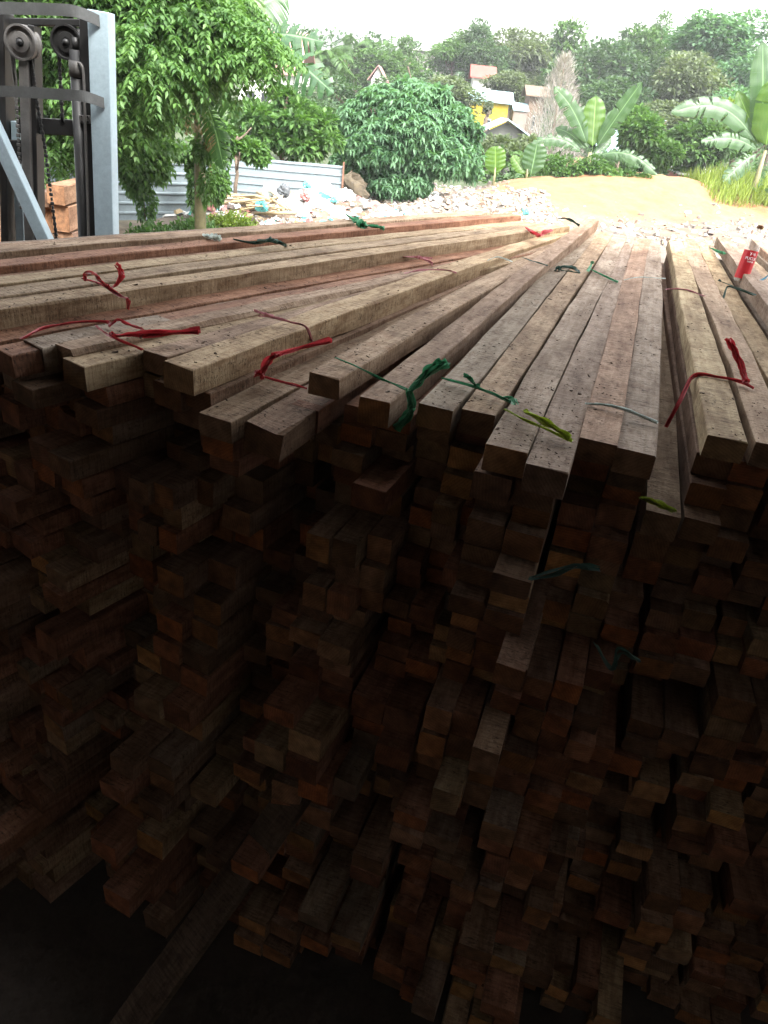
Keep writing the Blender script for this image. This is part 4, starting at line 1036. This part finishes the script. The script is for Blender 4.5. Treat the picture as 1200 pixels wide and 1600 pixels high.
o0 = (-.75, 24.9, gz(-.75, 24.9)); o = empty('cassava_shrub', o0); tag(o, 'huge rounded blue green shrub behind the rubbish heap', 'shrub')
# palmate leaves: rosettes of leaflets
def rosette_crown(name, blobs, mat, n, L, W, k=6, seed=1, shell=.6):
    r = np.random.default_rng(seed); B = np.array(blobs, float); w = B[:, 3] * B[:, 5]; kk = r.choice(len(B), n, p=w / w.sum())
    u = r.normal(size=(n, 3)); u /= np.linalg.norm(u, axis=1, keepdims=True)
    P = B[kk, :3] + u * B[kk, 3:] * (shell + (1 - shell) * r.random(n)[:, None]); Nn = u * .7 + np.array([0, 0, .8]) + r.normal(size=(n, 3)) * .25; Nn /= np.linalg.norm(Nn, axis=1, keepdims=True)
    A = np.cross(Nn, r.normal(size=(n, 3))); A /= np.linalg.norm(A, axis=1, keepdims=True); Bn = np.cross(Nn, A)
    Vs, Ts, n0 = [], [], 0
    for j in range(k):
        t = 2 * math.pi * (j + .5 * r.random()) / k; D = A * math.cos(t) + Bn * math.sin(t) - Nn * .35
        V, T = leaves(P, D, np.full(n, L) * r.uniform(.7, 1.2, n), np.full(n, W), fold=.1, droop=.15); Vs.append(V); Ts.append(T + n0); n0 += len(V)
    return npmesh(name, np.concatenate(Vs), np.concatenate(Ts), [mat])
obj('crown', rosette_crown('cassava_crown', shift(cas, o0), LM['blue'], 8200, .20, .075, 6, 2, .5), o)
obj('inner_foliage', crown_mesh('cassava_inner', [(b[0], b[1], b[2], b[3] * .7, b[4] * .7, b[5] * .7) for b in shift(cas, o0)], LM['blue'], 3500, .25, .16, shell=.2), o)
mb = MB()
rr = random.Random(3)
for i in range(9):
    a = rr.uniform(0, 6.28); mb.tube([(math.cos(a) * .2, math.sin(a) * .2, -.1), (math.cos(a) * .7, math.sin(a) * .7, 1.3), (math.cos(a) * 1.2, math.sin(a) * 1.0, 2.4)], [.05, .035, .015], 6)
mb.build('stem', M_TRUNK, o, smooth=True)

def shrub(name, label, spots, mat, n, L, W, cat='tree', group=None, trunk=True, shell=.45):
    B = bl(spots); cx = sum(b[0] for b in B) / len(B); cy = sum(b[1] for b in B) / len(B); g_ = gz(cx, cy)
    o = empty(name, (cx, cy, g_)); tag(o, label, cat, group)
    Bs = shift(B, (cx, cy, g_)); sub = []
    r = random.Random(n + len(label))
    for b in Bs:
        for _ in range(4):
            q = 1.0; sub.append((b[0] + r.uniform(-.6, .6) * b[3], b[1] + r.uniform(-.5, .5) * b[4], b[2] + r.uniform(-.6, .6) * b[5], b[3] * r.uniform(.35, .6), b[4] * .5, b[5] * r.uniform(.35, .6)))
    obj('crown', crown_mesh('crown', sub, LM[mat], n, L, W, shell=shell), o)
    zt = max(.5, max(b[2] for b in Bs)); trunk_mesh(zt, max(.05, zt * .03), max(.03, zt * .012), n, 5, zt * .35, .3).build('trunk', M_TRUNK, o, smooth=True)
    return o
shrub('citrus_tree', 'bright glossy green tree rising behind the right fence section', [(455, 175, 23, 50, 28), (420, 200, 23, 55, 30), (480, 205, 23, 50, 32), (440, 228, 22.6, 60, 22), (505, 230, 23, 30, 20), (385, 215, 23, 40, 30), (450, 150, 23.3, 22, 12)], 'bright', 9000, .20, .12)
shrub('leafy_bush', 'bright leafy bush drooping over the fence beside the banana trunk', [(365, 225, 18.5, 28, 20), (395, 235, 18.5, 26, 18), (345, 210, 18.5, 20, 16)], 'bright', 2600, .15, .10, 'bush')
shrub('round_tree', 'compact round green tree on the crest right of the tall banana plant', [(1015, 200, 36, 38, 22), (1000, 225, 36, 35, 28), (1038, 228, 36, 32, 28), (1012, 252, 36, 45, 22)], 'bright', 7000, .26, .16)
shrub('dark_bush', 'dark green bush between the round tree and the right banana plant', [(1095, 215, 40, 35, 26), (1120, 235, 40, 45, 26), (1080, 245, 40, 40, 22), (1150, 220, 40, 30, 25)], 'mid', 6000, .3, .2, 'bush')
shrub('red_tipped_tree', 'tree with yellow red young leaves left of the right edge banana plant', [(1135, 172, 44, 20, 14), (1145, 190, 44, 25, 15)], 'lime', 1500, .3, .2)
shrub('valley_scrub', 'grey green scrub below the light blue roofs', [(775, 226, 38, 42, 20), (800, 236, 37, 48, 22), (752, 250, 37, 25, 20), (830, 240, 38, 30, 22)], 'olive', 5000, .26, .16, 'bush')
shrub('crest_bush', 'low bright bush at the mound crest left of the tall banana plant', [(865, 262, 31.4, 26, 12), (885, 258, 31.6, 22, 12), (905, 262, 31.6, 22, 12)], 'bright', 1400, .16, .10, 'bush')
shrub('crest_bush', 'low bright bush at the mound crest in front of the round tree', [(960, 268, 32, 40, 11), (990, 272, 32.2, 28, 9), (940, 262, 31.8, 26, 12)], 'bright', 2200, .16, .10, 'bush')
# tall grass at the right
M_GRASS = leaf_material('grass_blade', (0.098, 0.154, 0.021), (0.238, 0.294, 0.056), .4)
rr = np.random.default_rng(8); n = 3200
P = np.zeros((n, 3)); P[:, 0] = rr.uniform(11.2, 17, n); P[:, 1] = 28 + .75 * (P[:, 0] - 1) + rr.uniform(-4.6, .6, n); P[:, 2] = ground_z(P[:, 0], P[:, 1]) - .05
D = rr.normal(size=(n, 3)) * .22 + np.array([0, 0, 1.0]); hh = rr.uniform(.4, 1.5, n) * (.5 + .5 * sstep(11, 13, P[:, 0]))
V, T = leaves(P, D, hh, np.full(n, .045), fold=.1, droop=.1); tag(obj('grass', npmesh('grass', V, T, [M_GRASS])), 'tall yellow green grass around the right banana plant', 'grass', kind='stuff')

# hill trees: shared crown meshes
def var(mat, seed, n=5200, L=.42, rz=3.2, rx=3.4, nb=16):
    LRl = blob_cluster(rx, rx, rz, nb, seed); return crown_mesh('crown_%s' % mat, LRl, LM[mat], n, L, L * .62, shell=.5, jit=.6)
CR = {m: [var(m, 10 + i * 7 + hash_) for i in range(2)] for hash_, m in enumerate(('dark', 'mid', 'olive', 'blue'))}
TG = 'trees on the hillside'
HT = [ # cx, top y, half width, bottom y, Y, mat, label
 (555, 78, 42, 150, 78, 'mid', 'slim green tree left of the grey hillside house row'),
 (610, 78, 48, 140, 80, 'mid', 'broad light crown behind the white gable in the middle'),
 (628, 62, 22, 130, 84, 'mid', 'small pointed crown just left of the grey flat roofed house'),
 (648, 100, 62, 175, 56, 'dark', 'dark round crown in front of the grey hillside house'),
 (735, 36, 34, 110, 86, 'dark', 'tall knobbly dark tree right of the grey hillside house'),
 (705, 56, 40, 120, 85, 'mid', 'pale feathery tree touching the tall knobbly one'),
 (760, 70, 38, 130, 84, 'dark', 'dark tree behind the red roofed house'),
 (690, 112, 52, 190, 54, 'olive', 'grey green crown over the big blue green shrub'),
 (540, 112, 55, 215, 46, 'dark', 'dark tree between the tattered fronds and the big shrub'),
 (480, 120, 48, 230, 42, 'dark', 'dark grey green tree right behind the bright citrus tree'),
 (415, 150, 40, 240, 34, 'mid', 'soft green tree behind the leftmost banana fronds'),
 (815, 50, 52, 150, 88, 'olive', 'yellowish crown on the skyline left of the wood'),
 (850, 28, 46, 150, 92, 'mid', 'leftmost tall crown of the skyline wood'),
 (795, 105, 40, 165, 70, 'olive', 'small olive tree just above the yellow house roof'),
 (905, 60, 62, 190, 76, 'dark', 'dark crown behind the bare grey tree'),
 (948, 26, 58, 180, 80, 'dark', 'highest dark crown in the middle of the wood'),
 (1000, 45, 52, 180, 80, 'mid', 'crown right of the highest dark one'),
 (1010, 25, 26, 120, 84, 'mid', 'small pointed crown on the skyline of the wood'),
 (960, 110, 60, 230, 62, 'dark', 'deep green tree behind the tall banana leaves'),
 (1045, 70, 62, 200, 64, 'olive', 'pale olive crown with its forked trunk showing'),
 (1110, 16, 62, 120, 74, 'blue', 'highest crown at right with sky showing through'),
 (1060, 38, 40, 150, 82, 'mid', 'crown between the wood and the highest right one'),
 (1150, 70, 55, 190, 70, 'blue', 'right hand crown sinking towards the edge banana plant'),
 (1060, 150, 62, 250, 52, 'olive', 'grey olive tree above the round tree on the crest'),
 (1150, 130, 60, 240, 50, 'blue', 'blue green tree behind the right edge banana plant'),
 (1200, 100, 60, 230, 56, 'dark', 'dark tree cut by the right edge'),
 (960, 190, 42, 260, 46, 'dark', 'dark undergrowth tree beside the pale blue roof'),
 (890, 150, 40, 250, 60, 'mid', 'green tree at the foot of the bare grey tree'),
 (760, 156, 8, 186, 58, 'olive', 'thin grey green tree partly covering the yellow house'),
 (712, 215, 22, 260, 44, 'mid', 'bushy tree right of the big shrub below the yellow house'),
]
for i, (cx, ty, hw, by, Y, mt, lab) in enumerate(HT):
    if Y >= 74: ty -= 14
    pt, pb_ = atY(cx, ty, Y), atY(cx, by, Y); g_ = gz(pb_.x, Y)
    hgt = (pt.z - pb_.z); rx_ = hw * Y / 1155.6 / .95; c_z = (pt.z + pb_.z) / 2
    o = empty('hill_tree', (pb_.x, Y, g_), (0, 0, i * 1.7)); tag(o, lab, 'tree', TG)
    c = obj('crown', CR[mt][i % 2], o, (0, 0, c_z - g_)); c.scale = (rx_ / 3.4, rx_ / 3.4, hgt / 2 / 3.2); c.rotation_euler = (0, 0, i * .9)
    th = max(1.0, c_z - g_); trunk_mesh(th, .25, .12, i + 60, 5, rx_ * .6, .3).build('trunk', M_TRUNK, o, smooth=True)
# far wood closing the skyline
rr = np.random.default_rng(12); blobs = []
for i in range(150):
    x = rr.uniform(-75, 95); y = rr.uniform(88, 120); h = rr.uniform(2.2, 4) + 1.4 * sstep(5, 30, x)
    blobs.append((x, y, float(ground_z(np.array([x]), np.array([y]))[0]) + h * .35, 3.6, 3.6, h * .75))
tag(obj('far_wood', crown_mesh('far_wood', blobs, LM['dark'], 42000, .7, .5, shell=.6)), 'far off wood closing the hill behind the houses', 'wood', kind='stuff')
rr = np.random.default_rng(13); blobs = []
for i in range(120):
    x = rr.uniform(-30, 45); y = rr.uniform(33, 75); s = rr.uniform(.6, 1.2)
    blobs.append((x, y, float(ground_z(np.array([x]), np.array([y]))[0]) + s * .3, s * 2, s * 2, s * .8))
tag(obj('undergrowth', crown_mesh('undergrowth', blobs, LM['mid'], 30000, .35, .22, shell=.4)), 'low green undergrowth covering the slope beyond the mound', 'undergrowth', kind='stuff')

# bare grey tree: cone of fine twigs
pa = atY(858, 240, 52); pt = atY(884, 90, 52); g_ = gz(pa.x, 52)
o = empty('bare_tree', (pa.x, 52, g_)); tag(o, 'bare grey cone shaped tree without leaves above the tall banana plant', 'tree')
mb = MB(); hgt = pt.z - g_; lean = pt.x - pa.x; rr = random.Random(4)
mb.tube([(0, 0, 0), (lean * .5, 0, hgt * .5), (lean, 0, hgt)], [.14, .08, .02], 7); mb.build('trunk', M_TRUNK, o, smooth=True)
n = 4600; r_ = np.random.default_rng(5); s = r_.random(n) ** .8; zz = hgt * (1 - .93 * s)
rad_ = 2.5 * s ** .75 * (.35 + .65 * r_.random(n)); a = r_.uniform(0, 6.28, n)
P = np.stack([lean * zz / hgt + np.cos(a) * rad_, np.sin(a) * rad_, zz], 1); D = np.stack([np.cos(a) * .6, np.sin(a) * .6, np.full(n, .9)], 1) + r_.normal(size=(n, 3)) * .3
V, T = leaves(P, D, r_.uniform(.3, .7, n), np.full(n, .035), fold=.1); obj('crown', npmesh('bare_crown', V, T, [LM['dry']]), o)

# coconut palms
def palm(label, cx, ty, by, Y, seed, R=2.4):
    pt, pb_ = atY(cx, ty, Y), atY(cx, by, Y); g_ = gz(pb_.x, Y); o = empty('coconut_palm', (pb_.x, Y, g_)); tag(o, label, 'palm')
    h = pt.z - g_ - R * .4; mb = MB(); mb.tube([(0, 0, -.2), (.2, 0, h * .5), (0, 0, h)], [.2, .15, .12], 8); mb.build('trunk', M_TRUNK, o, smooth=True)
    r = random.Random(seed); Ps, Ds = [], []
    for k in range(17):
        a = r.uniform(0, 6.28); e = r.uniform(-.2, 1.2); d = Vector((math.cos(a) * math.cos(e), math.sin(a) * math.cos(e), math.sin(e))); L = R * r.uniform(.85, 1.15)
        pts = [Vector((0, 0, h)) + d * (L * t) - Vector((0, 0, 1)) * (L * t * t * .55) for t in [i / 12 for i in range(13)]]
        for i in range(1, 13):
            tan = (pts[i] - pts[i - 1]).normalized(); S = tan.cross(Vector((0, 0, 1))).normalized()
            for sg in (-1, 1):
                for q in (0, .5): Ps.append(pts[i].lerp(pts[i - 1], q)); Ds.append(S * sg + tan * .5 - Vector((0, 0, .5)))
    Ps = np.array([tuple(p) for p in Ps]); Ds = np.array([tuple(p) for p in Ds]); V, T = leaves(Ps, Ds, np.full(len(Ps), R * .28), np.full(len(Ps), .07), fold=.1, droop=.2)
    obj('crown', npmesh('palm_crown', V, T, [LM['mid']]), o)
palm('coconut palm showing over the tattered banana fronds', 510, 75, 230, 60, 1)
palm('coconut palm on the skyline right of the fronds', 546, 55, 200, 80, 2, 3.0)

# ------------------------------------------------------------------ houses
M_YEL = simple('yellow_wall', (0.446, 0.322, 0.019), .8, 0, 1.5, .06); M_LBLUE = simple('pale_blue_roof', (0.260, 0.384, 0.422), .5, .1, 2, .06); M_WHITE_W = simple('white_wall', (0.465, 0.459, 0.434), .8, 0, 2, .06)
M_REDR = simple('red_roof', (0.211, 0.056, 0.043), .7, 0, 3, .15); M_GREYW = simple('grey_wall', (0.205, 0.192, 0.186), .85, 0, 2, .12); M_PINKR = simple('pink_roof', (0.310, 0.167, 0.149), .7, 0, 3, .1)
M_DKW = simple('dim_wall', (.10, .10, .09), .85, 0, 2, .2); M_STONEW = simple('pale_brick', (.17, .14, .12), .85, 0, 3, .15); M_BRN = simple('brown_hut_wall', (0.124, 0.087, 0.062), .9, 0, 3, .2); M_GLASS = simple('dark_window', (0.019, 0.022, 0.025), .2, 0, 3, .1); M_EARTH = simple('bare_earth', (0.260, 0.186, 0.124), .95, 0, 1, .2)
def house(name, label, pA, pB, Y, ytop, depth, wall, roof, roof_h, windows=2, over=.35, skew=0, mono=False, gable_front=False):
    """pA, pB: photo points of the wall foot corners; ytop: photo y of the eaves"""
    a, b_ = atY(*pA, Y), atY(*pB, Y); zt = atY((pA[0] + pB[0]) / 2, ytop, Y).z; x0, x1 = a.x, b_.x; g_ = gz((x0 + x1) / 2, Y) - .4; zb = min(a.z, g_)
    o = empty(name, ((x0 + x1) / 2, Y, zb)); tag(o, label, 'house'); W = x1 - x0; h = zt - zb
    mb = MB(); mb.box((0, depth / 2, h / 2), (W, depth, h)); wl_ = mb.build('wall', wall, o)
    hw = W / 2 + over; V = []; t = .06
    if mono: prof = [(-over, h + .0), (depth + over, h + roof_h)]
    if gable_front:
        V = [(-hw, -over, h - .1), (0, -over, h + roof_h), (hw, -over, h - .1), (-hw, depth + over, h - .1), (0, depth + over, h + roof_h), (hw, depth + over, h - .1)]
        V += [(x, y, z + .08) for (x, y, z) in V]; Fq = [(0, 1, 4, 3), (1, 2, 5, 4), (6, 9, 10, 7), (7, 10, 11, 8), (0, 6, 7, 1), (1, 7, 8, 2), (3, 4, 10, 9), (4, 5, 11, 10), (0, 3, 9, 6), (2, 8, 11, 5)]
        mg = MB(); mg.add([(-W / 2, 0.002, h), (W / 2, .002, h), (0, .002, h + roof_h * .92), (-W / 2, .1, h), (W / 2, .1, h), (0, .1, h + roof_h * .92)], [(0, 1, 2), (3, 5, 4), (0, 2, 5, 3), (1, 4, 5, 2)]); mg.build('gable', wall, o)
    elif mono:
        V = [(-hw, -over, h + .02), (hw, -over, h + .02), (hw, depth + over, h + roof_h), (-hw, depth + over, h + roof_h)]; V += [(x, y, z + .08) for (x, y, z) in V]
        Fq = [(0, 3, 2, 1), (4, 5, 6, 7), (0, 1, 5, 4), (1, 2, 6, 5), (2, 3, 7, 6), (3, 0, 4, 7)]
    else:
        V = [(-hw, -over, h - .05), (hw, -over, h - .05), (hw, depth / 2, h + roof_h), (-hw, depth / 2, h + roof_h), (hw, depth + over, h - .05), (-hw, depth + over, h - .05)]; V += [(x, y, z + .08) for (x, y, z) in V]
        Fq = [(0, 3, 2, 1), (3, 5, 4, 2), (6, 7, 8, 9), (9, 8, 10, 11), (0, 1, 7, 6), (5, 11, 10, 4), (0, 6, 9, 3), (3, 9, 11, 5), (1, 2, 8, 7), (2, 4, 10, 8)]
    mr = MB(); mr.add(V, Fq); mr.build('roof', roof, o)
    for i in range(windows):
        cx = -W / 2 + W * (i + 1) / (windows + 1); mw = MB(); mw.box((cx, -.02, h * .62), (min(.9, W * .16), .05, min(.9, h * .35))); fo = mw.build('window_frame', M_WHITE_W, o)
        mw = MB(); mw.box((cx, -.05, h * .62), (min(.76, W * .13), .03, min(.76, h * .29))); mw.build('pane', M_GLASS, fo)
    return o
house('yellow_house', 'bright yellow house with a pale blue sheet roof in the valley', (733, 197), (791, 189), 60, 158, 4, M_YEL, M_LBLUE, .65, 1)
house('porch_house', 'pale brick porch attached right of the yellow house', (800, 192), (822, 188), 61, 172, 3, M_STONEW, M_LBLUE, .4, 1, .1)
house('red_roofed_house', 'small white house with a red roof above the yellow house', (738, 140), (768, 138), 78, 122, 5, M_WHITE_W, M_REDR, 1.0, 1)
house('low_house', 'low house with a light blue gable roof in front of the yellow house', (742, 226), (832, 226), 50, 217, 4, M_DKW, M_LBLUE, 1.0, 1, .5, gable_front=True)
house('grey_house', 'flat roofed grey block house on the hilltop', (643, 100), (676, 100), 90, 80, 5, M_GREYW, M_GREYW, .2, 2, .3, mono=True)
house('long_grey_house', 'long low grey roofed house right of the hilltop block house', (676, 108), (712, 108), 90, 95, 5, M_GREYW, M_GREYW, .5, 1)
house('white_house', 'white gabled house peeping out in the middle of the trees', (578, 150), (597, 150), 70, 125, 4, M_WHITE_W, M_PINKR, 1.0, 0, .3, gable_front=True)
house('pink_roofed_building', 'large pale building with a pink tiled roof behind the tattered fronds', (370, 190), (458, 180), 45, 112, 6, M_WHITE_W, M_PINKR, 2.0, 3)
house('brown_hut', 'dark brown hut right of the yellow house', (824, 176), (848, 176), 62, 150, 3, M_BRN, M_BRN, .6, 1)
house('blue_roofed_shed', 'shed with a pale blue roof between the tall banana leaves and the round tree', (938, 252), (966, 250), 44, 236, 3, M_WHITE_W, M_LBLUE, .9, 1, .4)
house('white_shed', 'low white roofed shed low behind the right end of the mound', (1062, 290), (1118, 290), 40, 276, 3, M_REDR, M_WHITE_W, .25, 1, .3, mono=True)
house('far_shed', 'tiny pale blue roofed shed seen over the round tree', (1030, 205), (1052, 205), 56, 193, 3, M_GREYW, M_LBLUE, .4, 1, .2, mono=True)

# ------------------------------------------------------------------ rubbish heap, sticks, rubble
M_BAG = simple('white_plastic', (0.533, 0.533, 0.518), .4, 0, 5, .08, .4, .01); M_TEAL = simple('teal_plastic', (0.072, 0.288, 0.274), .4, 0, 5, .1); M_BAGR = simple('red_plastic', (0.360, 0.130, 0.122), .4, 0, 5, .1); M_BAGK = simple('dark_plastic', (0.072, 0.079, 0.086), .4, 0, 5, .1)
M_STICK = simple('dry_bamboo', (0.294, 0.224, 0.126), .7, 0, 5, .25); M_STONE = simple('rubble_stone', (.19, .165, .14), .9, 0, 6, .2)
def crumple(r, seed, mat, name, loc, sq=(1, 1, .7)):
    rr = np.random.default_rng(seed); n, m = 14, 9; V = []
    for i in range(m + 1):
        for j in range(n):
            t = math.pi * i / m; a = 2 * math.pi * j / n; s = 1 + .28 * math.sin(a * 3 + seed) * math.sin(t * 2.3 + seed) + .12 * rr.normal()
            V.append((r * s * math.sin(t) * math.cos(a) * sq[0], r * s * math.sin(t) * math.sin(a) * sq[1], r * s * math.cos(t) * sq[2]))
    Fq = [(i * n + j, (i + 1) * n + j, (i + 1) * n + (j + 1) % n, i * n + (j + 1) % n) for i in range(m) for j in range(n)]
    o = obj(name, mesh(name, V, Fq, [mat], smooth=False)); o.location = loc; return o
BG = 'plastic bags on the rubbish heap'
bags = [(480, 312, 18.6, .30, M_BAG), (505, 300, 19, .30, M_BAG), (455, 322, 18.2, .28, M_BAG), (530, 315, 18.8, .30, M_BAG), (555, 325, 19, .28, M_BAG), (500, 325, 18.2, .32, M_BAG), (425, 303, 18.8, .26, M_BAG), (575, 330, 19.2, .24, M_BAG), (540, 305, 19.4, .22, M_BAG), (470, 335, 17.8, .30, M_BAG), (520, 335, 18, .30, M_BAG), (600, 335, 19.5, .25, M_BAG), (490, 292, 19.2, .22, M_BAG)]
for i, (x, y, Y, r_, mt) in enumerate(bags):
    p = atY(x, y, Y); tag(crumple(r_, i, mt, 'plastic_bag', p, (1, .9, .6)), 'crumpled white plastic bag among others on the rubbish heap', 'plastic bag', BG)
for x, y, Y, r_, mt, lab in ((480, 290, 18.3, .09, M_TEAL, 'small teal bag on top of the rubbish heap'), (522, 312, 18.2, .08, M_TEAL, 'teal bag on the right slope of the rubbish heap'), (478, 305, 18.1, .13, M_BAGR, 'red bag lying across the white bags'), (444, 298, 18.2, .16, M_BAGK, 'dark grey bag left of the teal one on the heap'), (330, 328, 17, .13, M_BAGR, 'pale red bag at the left end of the bamboo sticks'), (408, 322, 17, .13, M_TEAL, 'green wrapper lying on the bamboo sticks'), (822, 331, 20, .09, M_TEAL, 'bright blue scrap lying alone on the pale rubble')):
    tag(crumple(r_, int(x), mt, 'plastic_bag', atY(x, y, Y), (1, .8, .8)), lab, 'plastic bag')
tag(crumple(.5, 99, simple('brown_brush', (.075, .058, .036), .95, 0, 9, .4, .8, .03), 'earth_lump', atY(548, 298, 22), (1, .9, .75)), 'brown rounded lump of earth between the rubbish heap and the big shrub', 'earth lump')
rr = random.Random(21)
for i in range(34):
    x = rr.uniform(335, 450); y = rr.uniform(305, 345); p = atY(x, y, 17.2 + rr.uniform(-.4, .6)); a = rr.uniform(-.5, .9) + (0 if rr.random() < .7 else 1.6); L = rr.uniform(.5, 1.5); e = rr.uniform(-.1, .3)
    d = Vector((math.cos(a) * math.cos(e), math.sin(a) * math.cos(e), math.sin(e))) * L / 2; mb = MB(); mb.tube([p - d, p + Vector((0, 0, .02)), p + d], rr.uniform(.014, .035), 6)
    tag(mb.build('bamboo_stick', M_STICK, smooth=True), 'dry yellowish stick in the tangle left of the white bags', 'stick', 'bamboo sticks on the rubbish heap')
def scatter(name, label, n, x0, x1, y0, y1, smin, smax, mats, seed, flat=.4, pred=None):
    rr = random.Random(seed); V = []; Fq = []; MI = []
    for i in range(n):
        x = rr.uniform(x0, x1); y = rr.uniform(y0, y1)
        if pred and not pred(x, y, rr): continue
        s = smin + (smax - smin) * rr.random() ** 3; z = gz_fast(x, y); Mr = Euler((rr.uniform(-.4, .4), rr.uniform(-.4, .4), rr.uniform(0, 6.3))).to_matrix()
        sx, sy, sz = s * rr.uniform(.6, 2.0), s * rr.uniform(.4, 1), s * flat * rr.uniform(.4, 1.2); b0 = len(V)
        for (a, b2, c2) in ((-1, -1, -1), (1, -1, -1), (1, 1, -1), (-1, 1, -1), (-.7, -.8, 1), (.8, -.6, 1), (.6, .8, 1), (-.8, .7, 1)):
            V.append(Mr @ Vector((a * sx / 2 * rr.uniform(.8, 1.1), b2 * sy / 2 * rr.uniform(.8, 1.1), c2 * sz / 2)) + Vector((x, y, z + sz * .3)))
        fs = [(0, 3, 2, 1), (4, 5, 6, 7), (0, 1, 5, 4), (1, 2, 6, 5), (2, 3, 7, 6), (3, 0, 4, 7)]; Fq += [tuple(k + b0 for k in f) for f in fs]; MI += [rr.randrange(len(mats))] * 6
    return tag(obj(name, mesh(name, V, Fq, mats, MI)), label, name.replace('_', ' '), kind='stuff')
_gzc = {}
def gz_fast(x, y):
    k = (round(x * 5), round(y * 5))
    if k not in _gzc: _gzc[k] = gz(k[0] / 5, k[1] / 5)
    return _gzc[k]
M_CLOTHD = simple('dark_litter', (.12, .10, .09), .9); M_STONE2 = simple('rubble_brick', (.22, .15, .11), .9)
scatter('rubble', 'pale broken rubble and stones strewn over the yard before the mound', 7000, -3, 17, 9, 31, .03, .24, [M_STONE, M_BAG, M_STONE, M_CLOTHD, M_STONE2, M_STICK], 5, .5, lambda x, y, r: vnoise(x * .8, y * .8, 44) > .3 and (x < 3.2 or y < 21.5 + .75 * max(0, x - 1) + r.uniform(-1, 3) * r.random()))
scatter('building_rubble', 'pale heap of broken building rubble sloping down from the mound to the big shrub', 5200, -1.5, 4.2, 20.5, 27.5, .03, .22, [M_STONE, M_STONE, M_STONE, M_BAG, M_STONE2, M_STONE], 8, .45)
scatter('litter', 'scraps of plastic paper and wood covering the rubbish heap', 2600, -5.4, .2, 16.5, 20.5, .03, .22, [M_BAG, M_BAG, M_BAG, M_STICK, M_STONE, M_CLOTHD, M_TEAL, M_BAGR], 6, .45)

# ------------------------------------------------------------------ haze
mb = MB(); mb.box((0, 180, 18), (640, 520, 44)); hz = mb.build('haze', [])
hm = bpy.data.materials.new('haze'); hm.use_nodes = True; nt = hm.node_tree; nt.nodes.clear()
pv = nt.nodes.new('ShaderNodeVolumePrincipled'); pv.inputs['Color'].default_value = (.93, .96, 1.0, 1); pv.inputs['Density'].default_value = .0006
ho = nt.nodes.new('ShaderNodeOutputMaterial'); nt.links.new(pv.outputs[0], ho.inputs['Volume'])
hz.data.materials.append(hm); tag(hz, kind='stuff')
